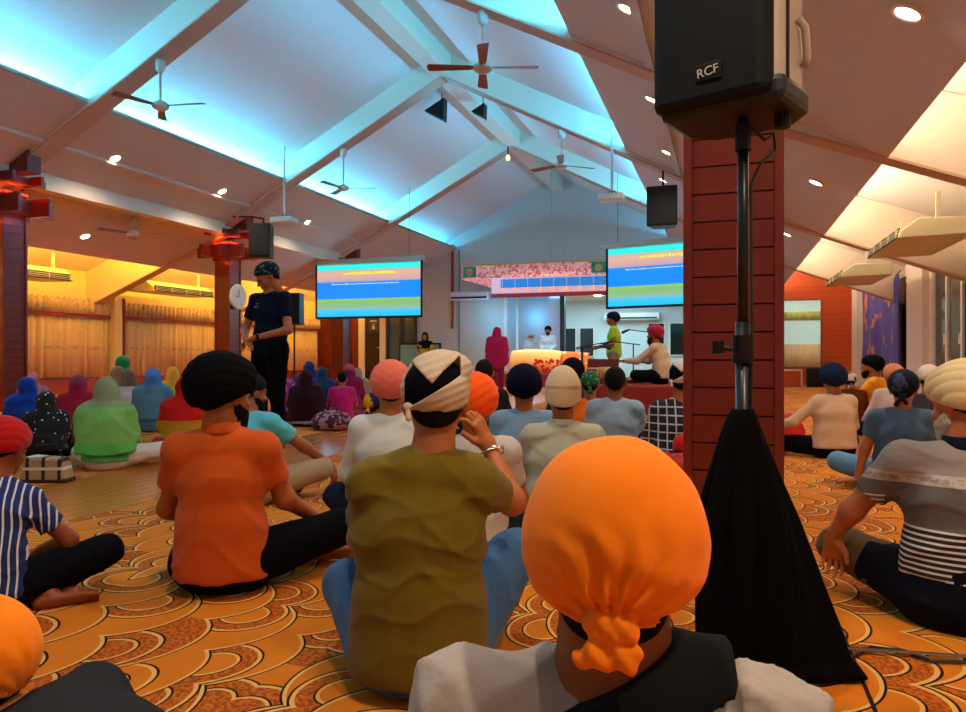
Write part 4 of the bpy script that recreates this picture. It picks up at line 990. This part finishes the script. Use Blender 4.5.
    if head == 'turban':
        def ft(P_):
            x, y, z = P_.T
            d = ell(P_, (0,-.022,.058), (.104,.126,.100)); d = smin(d, ell(P_, (0,-.055,.02), (.094,.08,.078)), .05)
            d = smin(d, ell(P_, (0,.045,.075), (.07,.055,.06)), .03)
            ph_ = (z-.03)*70-np.abs(x)*55+y*12
            d = d+.0045*(1-np.abs(np.sin(ph_)))**2-.002
            d = np.maximum(d, plane(P_, (0,.0,.0), (0,.42,-1)))
            return np.maximum(d, -ell(P_, (0,-.012,.01), (.074,.09,.085)))
        hput('turban', 'turban', ft, hm)
    elif head == 'patka' or head == 'bandana':
        def ft(P_):
            x, y, z = P_.T
            d = ell(P_, (0,-.016,.042), (.092,.112,.098))
            th = np.arctan2(x, z+.03); rad = np.sqrt(x*x+(z+.03)**2)
            d = d+.0035*np.sin(th*17)*np.clip(1-rad/.14, 0, 1)*(y < 0)
            d = np.maximum(d, plane(P_, (0,-.1,-.028), (0,.45,-1)))
            if head == 'bandana': return np.maximum(d, -ell(P_, (0,-.012,.01), (.074,.09,.085)))
            d = np.minimum(d, ell(P_, (0,-.115,-.03), (.022,.02,.018)))
            d = np.minimum(d, cap(P_, (0,-.12,-.035), (-.03,-.13,-.085), .010,.018))
            d = np.minimum(d, cap(P_, (0,-.12,-.035), (.025,-.13,-.075), .010,.015))
            return np.maximum(d, -ell(P_, (0,-.012,.01), (.074,.09,.085)))
        hput('head_cloth', head, ft, hm)
    elif head == 'bigpatka':
        def ft(P_):
            x, y, z = P_.T; K = A_(0,-.1,-.052)
            d = ell(P_, (0,-.016,.044), (.103,.114,.103)); d = smin(d, ell(P_, (0,-.035,.012), (.104,.100,.082)), .03)
            dx = x-K[0]; dz = z-K[2]; th = np.arctan2(dx, dz); rad = np.sqrt(dx*dx+dz*dz)
            back = np.clip(-y*30, 0, 1); fade = np.clip(1-rad/.13, 0, 1)
            d = d+back*.0055*(np.sin(th*15+1.5*np.sin(rad*60))*fade**.8+.5*np.sin(th*31+2)*fade**1.5)
            d = d+.0012*np.sin(x*60+z*40+3*np.sin(z*30))
            d = np.maximum(d, plane(P_, (0,-.1,-.052), (0,.42,-1)))
            # rolled rim
            t = plane(P_, (0,-.1,-.045), (0,.42,-1)); e = ell(P_, (0,-.018,.03), (.1,.112,.10))
            rim = np.sqrt((e)**2+(t+.006)**2)-(.0105+.002*np.sin(np.arctan2(x, y)*24)); d = smin(d, rim, .006)
            t2 = plane(P_, (0,-.1,-.028+0), (0,.60,-1)); rim2 = np.sqrt((e-.003)**2+(t2+.004)**2)-.007; d = smin(d, rim2, .008)
            kn = ell(P_, K+A_(0,-.018,.006), (.03,.02,.022)); kn = smin(kn, ell(P_, K+A_(-.014,-.02,.012), (.016,.014,.012)), .004); kn = smin(kn, ell(P_, K+A_(.016,-.022,.004), (.014,.013,.014)), .004)
            kn = kn+.002*np.sin(x*300)*np.sin(z*260); d = smin(d, kn, .006)
            tl = cap(P_, K+A_(0,-.02,-.01), K+A_(-.02,-.03,-.022), .012,.014); tl = smin(tl, cap(P_, K+A_(0,-.02,-.01), K+A_(.02,-.028,-.02), .011,.013), .004)
            tl = smin(tl, cap(P_, K+A_(-.03,-.03,-.024), K+A_(.02,-.03,-.026), .009,.011), .004); tl = tl+.0022*np.sin(x*240+z*150)
            d = np.minimum(d, tl)
            return np.maximum(d, -ell(P_, (0,-.012,.01), (.074,.09,.085)))
        hput('head_cloth', 'bigpatka', ft, hm, vx=.0026)
    elif head == 'vcloth':
        core = lambda P_: np.maximum(ell(P_, (0,-.016,.045), (.088,.108,.090)), plane(P_, (0,-.1,-.02), (0,.4,-1)))
        hput('inner_cloth', 'vcore', core, cloth('0A0A0C'))
        def ft(P_):
            x, y, z = P_.T
            d = ell(P_, (0,-.014,.044), (.097,.117,.098)); d = smin(d, ell(P_, (.02,-.0,.10), (.085,.085,.055)), .02)
            low = z-(-.012+(x+.07)*.12)
            d = d+.0028*np.abs(np.sin((z-x*.35)*150))*(y < .03)
            d = np.maximum(d, plane(P_, (0,-.1,-.022), (0,.4,-1)))
            up = .062+1.05*np.abs(x+.012)-.9*np.clip(x-.02, 0, 1)*.2       # top edge of the dark V
            lw_ = .012+.62*np.clip(x+.05, -.05, .2)                       # bottom edge
            g = np.minimum(up-z, z-lw_); g = np.minimum(g, .066-x); g = np.minimum(g, x+.084); g = np.minimum(g, -.02-y)
            d = np.maximum(d, g)
            d = np.minimum(d, ell(P_, (-.075,-.075,.0), (.014,.013,.012))); d = np.minimum(d, cap(P_, (-.075,-.08,-.004), (-.072,-.09,-.03), .006,.009))
            return np.maximum(d, -ell(P_, (0,-.012,.01), (.074,.09,.085)))
        hput('head_cloth', 'vcloth', ft, hm, vx=min(hv, .0045))
    elif head == 'beanie':
        def ft(P_):
            d = ell(P_, (0,-.016,.05), (.092,.112,.125)); d = smin(d, ecap(P_, (0,-.02,-.01), (0,-.018,.05), (.094,.112), (.094,.112)), .01)
            x, y, z = P_.T; d = d+.003*np.sin(z*150)*(np.abs(z-.06) < .012)
            d = np.maximum(d, .35*y-.0-z)
            return np.maximum(d, -ell(P_, (0,-.012,.01), (.074,.09,.085)))
        hput('turban', 'beanie', ft, hm)
    elif head == 'scarf':
        def ft(P_):
            hc = q['hea']; d = ell(P_, hc+A_(0,-.02,.02), (.105,.122,.13)); 
            d = smin(d, cap(P_, hc+A_(0,-.04,-.04), q['nek']+A_(0,-.03,0), .10,.10), .05)
            if drape is not None:
                o = .028+.02
                g = trunk(P_, o)
                for k in 'LR': g = smin(g, arm(P_, k, .045, t1=.95), .06)
                g = smin(g, ecap(P_, q['pel']+A_(0,-.02,-.02), q['che']+A_(0,-.01,0), (.24*fat,.19*fat), (.2*fat,.15*fat)), .05)
                g = np.maximum(g, drape-P_[:, 2]); d = smin(d, g, .06)
            else:
                g = trunk(P_, .03); g = np.maximum(g, q['nek'][2]-.13-P_[:, 2]); d = smin(d, g, .05)
            d = d+.009*fold(P_, seed+9, .62)
            # face opening
            fo = P_-hc; cy, sy = math.cos(yaw), math.sin(yaw); fx = fo[:, 0]*cy+fo[:, 1]*sy; fy = -fo[:, 0]*sy+fo[:, 1]*cy
            face = np.stack([fx, fy, fo[:, 2]], 1)
            d = np.maximum(d, -ell(face, (0,.12,-.015), (.066,.12,.105)))
            return np.maximum(d, -P_[:, 2]+.003)
        V, F = surfnet(ft, lo, hi, vox*.9); meshobj('head_scarf', V, F, hm, r, s=s)
        if hair: hput('hair', 'hairs', lambda P_: np.maximum(ell(P_, (0,-.01,.03), (.080,.10,.097)), plane(P_, (0,.05,.03), (0,1,-.9))), mat('hair_'+hairc, hairc, .8, bump=.5, bscale=90, spec=.15))
    if near or name == 'standing':
        for sx in (-1, 1):
            e = MB(); M = Matrix.Scale(s, 4) @ MH @ Matrix.Translation((sx*.031,.0835,.008))
            e.lathe([(.0005,-.0125),(.007,-.0105),(.0117,-.005),(.0125,0),(.0117,.005),(.007,.0105),(.0005,.0125)], 12, M @ Matrix.Rotation(R(90), 4, 'X'))
            e.build('eye', mat('eye_dark', '1A120C', .2), r, smooth=True)
    for nm_, m_, f_ in extras:
        V, F = surfnet(lambda P_: f_(trunk, arm, leg, P_, q), lo, hi, min(vox, .012)); meshobj(nm_, V, F, m_, r, s=s)
    return r, J, MH
def place(u, w, z=0): p = P(u, 356, w); return (p.x, p.y, z)
# ------------------------------------------------------------------ people
def h0(u, d=0): return R(18.5)-math.atan((u-483)/725.)+R(d)
def S(v, w, k=.885, z=0): return (EYE+(356-v)/725.*w-z)/k
def stripes(name, a, b, f, wid, axis=2, rough=.85):
    m = mat(name, a, rough, spec=.2); n = NB(m); o = n.xyz(); x = o[axis]
    n.out(n.mix(n.m('LESS_THAN', n.m('FRACT', n.m('MULTIPLY', n.m('ADD', x, n.m('MULTIPLY', n.noise(5, 1), .03)), f)), wid), a, b)); return m
def zones(name, stops, extra=None):
    """cloth with woven colour zones by height (object z)"""
    m = mat(name, stops[0][1], .85, spec=.2); n = NB(m); o = n.xyz(); z = o[2]; c = None
    for zt, col in stops:
        c = n.mix(n.m('GREATER_THAN', z, zt), c, col) if c is not None else n.mix(0., col, col)
    if extra: c = extra(n, o, c)
    n.out(c); n.bump(n.noise(60, 3), .25); return m
def dots(name, base, dot, sc_=14, th=.25):
    m = mat(name, base, .8); n = NB(m); n.xyz(); v = n.nt.nodes.new('ShaderNodeTexVoronoi'); v.inputs['Scale'].default_value = sc_; n.nt.links.new(n.vec, v.inputs['Vector'])
    n.out(n.mix(n.m('LESS_THAN', v.outputs['Distance'], th), base, dot)); return m
def blotch(name, a, b, sc_=8, th=.5):
    m = mat(name, a, .8, spec=.2); n = NB(m); n.xyz(); n.out(n.mix(n.m('GREATER_THAN', n.noise(sc_, 4), th), a, b)); return m

# -- foreground man, orange head cloth
def strap(trunk, arm, leg, P_, q):
    d = np.maximum(smin(trunk(P_, .044), arm(P_, 'R', .040), .05), P_[:, 0]-.135); n_ = P_[:, 0]*-.49+P_[:, 2]*.87
    return np.maximum(np.maximum(d, np.abs(n_-.50)-.030), .2-P_[:, 2])
person(place(614,.80), h0(614, -2), 'man seen from behind at the bottom centre in a large bright orange tied head cloth', s=.92, w=.8,
       over=dict(nek=(0,.0,.605), hea=(-.0,.02,.735), shoL=(-.188,0,.54), shoR=(.175,0,.545)), head='bigpatka', hcol='FF6A00', headmat=cloth('FC8200', .12, 90), nr=1.22, hlow=-.04,
       shirt='A89C90', shirtmat=cloth('A99F96', .3, 70), wrk=.013, sleeve='long', pants='202024', skinc='8A4A28', fat=1.03, beard=None, extras=(('shoulder_strap', mat('strap_black', '0C0C0D', .8, spec=.15), strap),))
# -- olive shirt man
fn = lambda trunk, arm, leg, P_, q: np.maximum(np.abs(cap(P_, q['elbR']*.12+q['wriR']*.88-.008, q['elbR']*.12+q['wriR']*.88+.008, .031,.031))-.003, np.abs(plane(P_, q['elbR']*.12+q['wriR']*.88, q['wriR']-q['elbR']))-.007)
person(place(419,1.97), h0(419), 'man in olive T-shirt and jeans, cream and black head cloth, hand raised to head', s=1.0, w=1.95,
       over=dict(nek=(.03,0,.65), hea=(.045,.035,.765), shoL=(-.122,0,.55), shoR=(.15,0,.555), elbR=(.27,.13,.475), wriR=(.215,.24,.62), hdR=(-.42,-.10,.85), puR=(.75,-.5,.35), cuR=.75,
                 kneL=(-.205,.20,.22), kneR=(.31,.32,.27), elbL=(-.17,.20,.36), wriL=(-.1,.36,.42), ankR=(-.1,.36,.05), ankL=(.09,.30,.05)),
       head='vcloth', hcol='C8B49A', shirt='6B5608', shirtmat=cloth('6E5A0C', .25, 90), wrk=.0045, sleeve='short', pants='3E6288', pantsmat=cloth('3C6490', .4, 120), hem=.05, fat=1.04, skinc='B06A3A',
       extras=(('bracelet', mat('bracelet_steel', 'D0C8B8', .25, 1), fn),))
# -- orange shirt man
person(place(222,2.78), h0(222, -14), 'man in orange collared T-shirt with big black turban sitting on the carpet at left', s=1.01, w=2.75, yaw=-R(38), pitch=R(6),
       over=dict(nek=(0,0,.61), elbR=(.22,.08,.33), wriR=(.30,.27,.22), kneR=(.42,.22,.18), kneL=(-.18,.30,.14), ankL=(.33,.36,.06), fdL=(1,-.1,0), ankR=(.0,.42,.06)), fat=.95, head='turban', hcol='08080A', hsc=1.1, beard='0A0808', shirt='C45210', wrk=.004, pants='08080C', collar=True, hem=.06, skinc='A8602E')
# -- leaning figure at the bottom left corner
person(place(206,1.12), h0(206, 66), 'person in orange head cloth and charcoal shirt bending over at the bottom left corner', s=.80, w=1.2, lean=R(49), head='bandana', hcol='FA8A0A', hsc=1.15, shirt='2A2C30', sleeve='long', pants='1A1A1C', skinc='A8602E')
# -- left edge man, striped shirt
person(place(-20,2.5), h0(-20, -14), 'person in red turban and blue white striped shirt at the left edge', s=.80, w=2.5, lean=R(8), yaw=-R(25), pitch=R(20), head='turban', hcol='B01014', hsc=.95, shirt='2A3A70', shirtmat=stripes('striped_shirt', '22346E', 'D0D4DC', 44, .25, 0),
       over=dict(hea=(.055,.15,.70), nek=(.02,.10,.585), elbR=(.31,.16,.27), wriR=(.18,.34,.2), kneR=(.46,.22,.19), ankR=(.22,.12,.055), fdR=(1,-.5,0), ankL=(.26,.03,.05), fdL=(1,.1,0), shoR=(.15,.10,.47), shoL=(-.15,.1,.47)), pants='0B0C12', skinc='8E4A28')
# -- right edge man, grey polo
def polo():
    def ex(n, o, c):
        st = n.m('MULTIPLY', n.m('LESS_THAN', n.m('FRACT', n.m('MULTIPLY', o[2], 52)), .38), n.m('MULTIPLY', n.m('LESS_THAN', o[2], .335), n.m('LESS_THAN', n.m('ABSOLUTE', o[0]), .215)))
        sl = n.m('MULTIPLY', n.m('LESS_THAN', n.m('FRACT', n.m('MULTIPLY', o[2], 60)), .35), n.m('MULTIPLY', n.m('GREATER_THAN', n.m('ABSOLUTE', o[0]), .24), n.m('LESS_THAN', o[2], .425)))
        mot = n.m('MULTIPLY', n.m('GREATER_THAN', n.noise(60, 2), .5), n.m('MULTIPLY', n.m('GREATER_THAN', o[2], .485), n.m('LESS_THAN', o[2], .50)))
        return n.mix(mot, n.mix(n.m('MAXIMUM', st, sl), c, 'D8D0C8'), '948A84')
    return zones('grey_polo', [(-1,'2C2628'),(.335,'645E5C'),(.475,'B4A8A0'),(.51,'8C827C')], ex)
def hipwrap(trunk, arm, leg, P_, q):
    d = ecap(P_, q['pel'], q['pel']+A_(0,-.01,.08), (.2,.17), (.175,.15)); d = smin(d, cap(P_, q['hipL'], q['hipL']*.45+q['kneL']*.55, .118,.09), .05)+.003*fold(P_, 4)
    return np.maximum(np.maximum(d, P_[:, 2]-.225), -P_[:, 2]+.002)
person(place(966,2.42), h0(966, 14), 'older man in striped grey polo shirt and cream turban at the right edge', s=1.0, w=2.4, yaw=R(36), pitch=R(12), fat=1.12,
       over=dict(shoL=(-.185,.0,.54), elbL=(-.33,.10,.34), wriL=(-.385,.16,.23), hdL=(.05,.3,-.95), kneL=(-.35,.28,.165), cuL=.5), head='turban', hcol='DCC490', hsc=.97, beard='C8BFB4', shirt='6E6866', shirtmat=polo(), collar='14182A',
       pants='4A3A20', pantsmat=cloth('5A4626', .3), skinc='B0683C', hem=.17, extras=(('dark_waist_wrap', cloth('10121E'), hipwrap),))
# -- pink turban, white shirt
person(place(391,3.72), h0(391), 'man in salmon pink turban and white shirt behind the olive shirt man', s=S(361,3.7), w=3.7, head='turban', hcol='E8705C', shirt='CDD2CC', sleeve='long', pants='1A2030', skinc='B06A3A', hem=.06, fat=1.1)
person(place(474,3.1), h0(474, -8), 'person in bright orange turban and white shirt partly behind the raised hand', s=S(375,3.1), w=3.1, head='turban', hcol='FF5A08', hsc=1.05, shirt='C8C4BC', pants='20242C', skinc='A8602E', fat=.85, over=dict(elbR=(.2,.14,.3), elbL=(-.2,.14,.3)), sleeve='short')
person(place(524,4.35), h0(524), 'man in navy turban and light blue shirt left of the cream capped man', s=S(366,4.35), w=4.3, head='turban', hcol='10142A', hsc=1.06, shirt='7FA0C0', sleeve='long', pants='202636', skinc='A8602E')
person(place(563,3.55), h0(563), 'man in tall cream cap and cream shirt behind the orange head cloth', s=S(365,3.55,.91), w=3.5, head='beanie', hcol='D6C09A', shirt='B8B8A0', sleeve='long', pants='D8D4C8', pantsmat=cloth('B8BCB8'), skinc='B06A3A', fat=1.12, collar=True)
person(place(573,6.7), h0(573, 10), 'person in black turban behind the green bandana man', s=S(358,6.7), w=6.7, head='turban', hcol='141014', shirt='3A3438', sleeve='long', skinc='A8602E')
person(place(590,6.05), h0(590), 'man in green patterned bandana and orange T-shirt', s=S(370,6.2,.875), w=5.9, head='patka', hcol='146038', headmat=dots('green_dotted_cloth', '0E5030', '7AB090', 40, .25), shirt='F06A10', pants='B09468', skinc='A8602E', fat=1.05)
person(place(615,5.3), h0(615), 'man with bare black hair and light grey blue shirt', s=S(365,5.4,.87), w=5.4, head='hair', hcol='101018', shirt='8CA4B8', sleeve='short', pants='283040', skinc='8A4A28', fat=1.05)
person(place(484,6.5), h0(484, -10), 'person with short dark hair and dark brown jacket before the woman in magenta', s=S(358,6.5,.87), w=6.5, head='hair', hairc='1C1008', shirt='2E2826', sleeve='long', pants='202020', skinc='A8602E')
person(place(372,5.2), h0(372, -30), 'person in navy clothes and navy cloth with yellow patches at left of the salmon turban', s=S(392,5.2,.875), w=5.2, head='patka', headmat=blotch('navy_yellow_cloth', '16224A', 'D89A10', 9, .56), shirt='141E38', sleeve='long', pants='10141E', skinc='A8602E')
person(place(682,4.9), h0(682, 6), 'man in dark checked shirt and white and black head cloth beside the red column', s=S(359,4.9), w=5.2, head='vcloth', hcol='D8CCC0', shirt='20242C', skinc='A8602E', sleeve='long', fat=1.15,
       shirtmat=(lambda: (lambda m, n: (n.xyz(), n.out(n.mix(n.m('MAXIMUM', n.m('LESS_THAN', n.m('FRACT', n.m('MULTIPLY', n.nt.nodes['Separate XYZ'].outputs[0], 18)), .16), n.m('LESS_THAN', n.m('FRACT', n.m('MULTIPLY', n.nt.nodes['Separate XYZ'].outputs[2], 18)), .16)), '10141C', 'B8BCC0')), m)[-1])(mat('checked_shirt', '10141C', .85), NB(mat('checked_shirt', '10141C', .85))))())
person(place(683,4.3), h0(683), 'person in red clothes bowed low, half behind the red column', s=.72, lean=R(58), w=4.3, head='patka', hcol='C01410', shirt='A81812', skinc='A8602E', pants='301010')
# -- right side group
person(place(834,6.4), h0(826, 24), 'man in cream shirt and navy turban sitting right of the red column, arm reaching left', s=S(365,6.4), w=6.4, head='turban', hcol='16243E', hsc=1.12, roll=R(-8), shirt='D2B08C', sleeve='long', pants='0C0C10', skinc='B06A3A', hem=.1, fat=1.15,
       over=dict(elbL=(-.36,.06,.34), wriL=(-.46,.26,.27), kneL=(-.42,.26,.12), ankL=(-.30,.45,.06)))
person(place(851,8.6), h0(851, 6), 'person in brown shirt and white patterned cap behind the cream shirt man', s=S(369,8.6), w=8.6, head='patka', headmat=blotch('white_brown_cloth', 'D8D0C8', '5A3828', 16, .52), shirt='5E2A14', sleeve='long', skinc='8A4A28', fat=1.2, lean=R(14))
person(place(882,9.2), h0(882, 74), 'man in yellow T-shirt and black turban facing left under the blue banner', s=S(354,9.2), w=9.2, lean=R(8), yaw=R(5), head='turban', hcol='0C0C12', shirt='F0A010', pants='0C0C10', skinc='A8602E', beard='1A1412',
       over=dict(elbL=(-.2,.22,.36), wriL=(-.2,.45,.28)))
person(place(894,7.6), h0(893, 20), 'person in salmon turban right of the yellow T-shirt man', s=S(364,7.6), w=8.0, head='turban', hcol='CC8050', shirt='C8B8B0', sleeve='long', skinc='B06A3A')
person(place(903,4.75), h0(903, -4), 'man in blue grey T-shirt and navy patterned bandana propped on his left arm', s=S(371,4.75,.875), w=4.7, head='patka', headmat=blotch('navy_paisley', '0C1020', '38486C', 14, .55), hsc=1.12, shirt='46607A', skinc='B06A3A', pants='5A86A0', pantsmat=cloth('5C88A4', .4), fat=1.12,
       over=dict(shoL=(-.165,-.02,.53), elbL=(-.24,-.03,.31), wriL=(-.29,-.03,.075), hdL=(-.97,.2,-.12), cuL=.12, kneL=(-.46,.28,.16), kneR=(.4,.3,.18)))
person(place(929,6.1), h0(929), 'person in white cap and dark plum shirt behind the navy bandana', s=S(364,6.1,.875), w=6.1, head='patka', hcol='D8C4B4', shirt='3E3440', skinc='A8602E')
# -- cyan shirt man
person(place(243,4.35), h0(243, -22), 'man in light cyan T-shirt and khaki trousers hidden behind the orange shirt man', s=.93, w=4.3, lean=R(10), yaw=-R(40), pitch=R(10), head='patka', hcol='1C1C22', shirt='58BCD0', skinc='9A5630', pants='A89070', pantsmat=cloth('A68E70'), beard='14100E',
       over=dict(elbR=(.33,.22,.36), wriR=(.47,.36,.22), kneR=(.43,.30,.2), hdR=(.3,.1,-.9)))
# -- women, left group
W = lambda u, v, w, rot, lab, col, **k: person(place(u, w), h0(u, rot), lab, s=S(v, w, .875), w=w, head='scarf', headmat=k.pop('hm', None) or cloth(col), drape=k.pop('drape', .16), shirt=k.pop('shirt', col), sleeve='long', pants=k.pop('pants', col), skinc=k.pop('skinc', 'A8683C'), fat=k.pop('fat', .95), wrk=.006, **k)
W(106,377,5.75,-12,'woman in pale green and bright green veil with white trousers sitting on the carpet','7CC46E', hm=zones('green_veil', [(-1,'62C060'),(.22,'8FB83E'),(.235,'7FBE62'),(.5,'8C9E72')]), pants='D8CCC0', shirt='58C878', over=dict(kneR=(.48,.24,.15), ankR=(.2,.40,.06)), fat=1.15)
W(186,376,6.4,-4,'woman in red veil with a mustard band left of the orange shirt man','C01414', hm=zones('red_veil', [(-1,'CC1410'),(.19,'C88A18'),(.34,'C81612'),(.62,'B01010')]), fat=1.1)
W(153,368,8.6,0,'woman in light blue grey veil','5C8CB0', hm=zones('blue_veil', [(-1,'5E8CA0'),(.55,'4C84B8')]))
W(173,367,10.4,0,'woman in yellow veil between the light blue and red veils','E8A828')
W(78,375,7.7,-8,'woman in crimson shawl and mauve headscarf','A01C34', hm=zones('crimson_shawl', [(-1,'A01A34'),(.6,'8A3450')]), fat=1.1)
W(27,377,7.6,4,'woman in royal blue headscarf near the left edge','0E3C9C')
W(46,391,6.1,0,'woman in black shawl with white dots near the left edge','0A0A0C', hm=dots('black_dotted_shawl', '08080A', 'E0E0E0', 26, .18), fat=1.0)
W(33,373,10.2,0,'woman in dusty pink headscarf far behind the royal blue one','B87078')
W(128,370,9.6,4,'woman in taupe headscarf behind the green veil','7A5A4C', hm=zones('taupe_veil', [(-1,'D8C0B8'),(.5,'785848')]))
W(117,366,11.2,-30,'woman in sandy brown headscarf below the emerald one','8E6C4C')
W(122,356,13.2,-60,'woman in emerald headscarf sitting highest before the gold curtain','127A44', skinc='6A3A20')
# -- women, middle group
W(289,377,10.2,10,'woman in purple flowered veil right of the standing man','B02890', hm=blotch('purple_floral', 'A02484', 'C87090', 12, .55), drape=.1)
W(306,370,9.3,0,'woman in long dark maroon veil with pale hem','2C0814', hm=zones('maroon_veil', [(-1,'B09A98'),(.075,'2C0612')]), drape=.05, fat=1.25)
W(309,361,13.0,0,'woman in navy veil edged white below the far speaker','1C2E78')
W(322,367,12.3,0,'woman in dark teal blue veil','20385C', fat=1.1)
person(place(342,9.7), h0(342), 'woman with black hair and bright magenta top', s=S(371,9.7,.87), w=9.7, head='hair', shirt='C4186C', sleeve='elbow', pants='7A1848', skinc='B06A3A', fat=1.05)
bd = empty('flowered_bag', place(332,8.9), 0, 'dark flowered cloth bag between the maroon veil and magenta top', 'bag')
MB().lathe([(.001,0),(.22,.01),(.27,.09),(.2,.19),(.08,.23),(.001,.22)], 18).build('body', blotch('bag_floral', '4A2038', 'B07880', 14, .5), bd, smooth=True); MB().tube([(-.06,0,.22),(-.04,0,.3),(.05,0,.3),(.08,0,.22)], .01, 6).build('handle', M_dark, bd)
W(349,364,11.6,-10,'woman in wine red veil with pink edge','8C1A48', hm=zones('wine_veil', [(-1,'861848'),(.68,'A8485C')]))
W(358,368,13.4,0,'woman in beige veil farthest right of the women','A88C68')
# -- stage people
W(497,327,16.2,0,'woman in magenta red veil standing before the stage','B8144C', base='stand', drape=.5, pants='8A1040', fat=1.0) if False else person(place(497,16.4), h0(497, 4), 'woman in magenta red veil standing before the stage', s=S(327,16.4,1.71), w=11, base='stand', head='scarf', hcol='C0144E', headmat=cloth('C0164E'), drape=.3, shirt='B8144C', sleeve='long', pants='8A1040', fat=1.3, skinc='B06A3A', hem=.5)
person(place(425,19.6), h0(425, 170), 'woman in black and yellow dress standing by the back wall at left of the stage', s=S(332,19.6,1.71), w=9, base='stand', head='scarf', hcol='101010', headmat=cloth('101012'), drape=None, shirt='C89A10', shirtmat=blotch('black_yellow_dress', 'D8A010', '15100C', 5, .5), sleeve='short', pants='101010', hem=.55, skinc='B06A3A', fat=.9)
person(place(614,14.4), h0(614, 84), 'man in yellow green T-shirt and navy turban standing by the drums', s=S(312,14.4,1.71), w=8, base='stand', head='turban', hcol='141C30', shirt='A8D038', pants='8C7860', skinc='A05A30', over=dict(wriL=(-.12,.30,1.03), wriR=(.1,.30,1.03)))
person(place(531,25.4), h0(531, 175), 'man in pale blue turban standing behind the draped throne', s=S(333,25.4,1.71), w=9, base='stand', head='turban', hcol='B8D0E0', hsc=1.15, shirt='B8D8F0', sleeve='long', skinc='8A6048', beard='C0C8D0')
person(place(548,24.5), h0(548, 170), 'bearded man in black turban and white shirt behind the throne', s=S(326,24.5,1.71), w=9, base='stand', head='turban', hcol='0A0A12', shirt='A8D4F4', sleeve='long', skinc='8A5A40', beard='101014')
ms_ = P(662,356,11.6)
person((ms_.x, ms_.y, .45), h0(662, 68), 'musician in cream coat and crimson turban sitting on the platform playing the drums', s=S(324,11.6,.885,.45), w=7, head='turban', hcol='A01838', shirt='CDB48E', sleeve='long', pants='0E0E12', skinc='9A5630', beard='2A201C', lean=R(8),
       over=dict(elbR=(.22,.30,.34), wriR=(.16,.52,.36), elbL=(-.22,.30,.34), wriL=(-.16,.52,.34)))
# -- standing man
def logo(trunk, arm, leg, P_, q):
    d = trunk(P_, .021); x, y, z = P_.T
    m1 = np.minimum(np.maximum(np.abs(x-.075)-.04, np.abs(z-(q['che'][2]+.085))-.006), np.minimum(np.maximum(np.abs(x-.052)-.015, np.abs(z-(q['che'][2]+.055))-.014), np.maximum(np.abs(x-.098)-.012, np.abs(z-(q['che'][2]+.055))-.014)))
    return np.maximum(np.maximum(d, m1), np.maximum(-y, -trunk(P_, .010)))
wt = lambda trunk, arm, leg, P_, q: np.maximum(cap(P_, q['wriL'], q['elbL'], .036,.038), np.abs(plane(P_, q['wriL']*.85+q['elbL']*.15, q['wriL']-q['elbL']))-.016)
person(place(270,7.15), h0(270, 138), 'young man standing in navy T-shirt and black trousers with dark patterned head cloth', s=S(262,7.15,1.715), w=4.4, base='stand', yaw=-R(32), pitch=R(28), head='bandana', headmat=blotch('dark_grey_print', '101814', '5E6A60', 26, .56), hsc=1.08,
       shirt='121A2C', pants='07070A', skinc='B0683A', hem=.83, fat=.92, over=dict(wriL=(-.03,.26,1.0), elbL=(-.27,.06,1.08), wriR=(.05,.26,1.0), elbR=(.26,.05,1.08), hdL=(.7,.3,-.5), hdR=(-.7,.3,-.5)),
       extras=(('shirt_print', mat('print_white', 'B8BCC0', .6), logo), ('wrist_watch', M_dark, wt)))

# ------------------------------------------------------------------ second level parts
SUB = {'collar': 'shirt', 'eye': 'body', 'shirt_print': 'shirt', 'logo': 'badge', 'lens': 'trim_ring', 'louvre': 'vent', 'led_strip': 'shaft', 'corner_trim': 'shaft', 'lacing': 'shell', 'flower': 'corner_panel',
       'heading_text': 'slide', 'caption_text': 'border', 'drum_head': 'shell', 'keys': 'case', 'edging': 'case', 'shoulder_strap': 'shirt', 'handle': 'window_frame', 'wrist_watch': 'body', 'bracelet': 'body', 'microphone': 'boom', 'side_handle': 'cabinet'}
bpy.context.view_layer.update()
for o in [o for o in COL.objects if o.type == 'EMPTY' and o.parent is None]:
    kids = list(o.children)
    for k in kids:
        t = SUB.get(k.name.split('.')[0])
        if not t: continue
        c = [p for p in kids if p.name.split('.')[0] == t and p.matrix_basis == Matrix.Identity(4)]
        if c: k.parent = c[0]
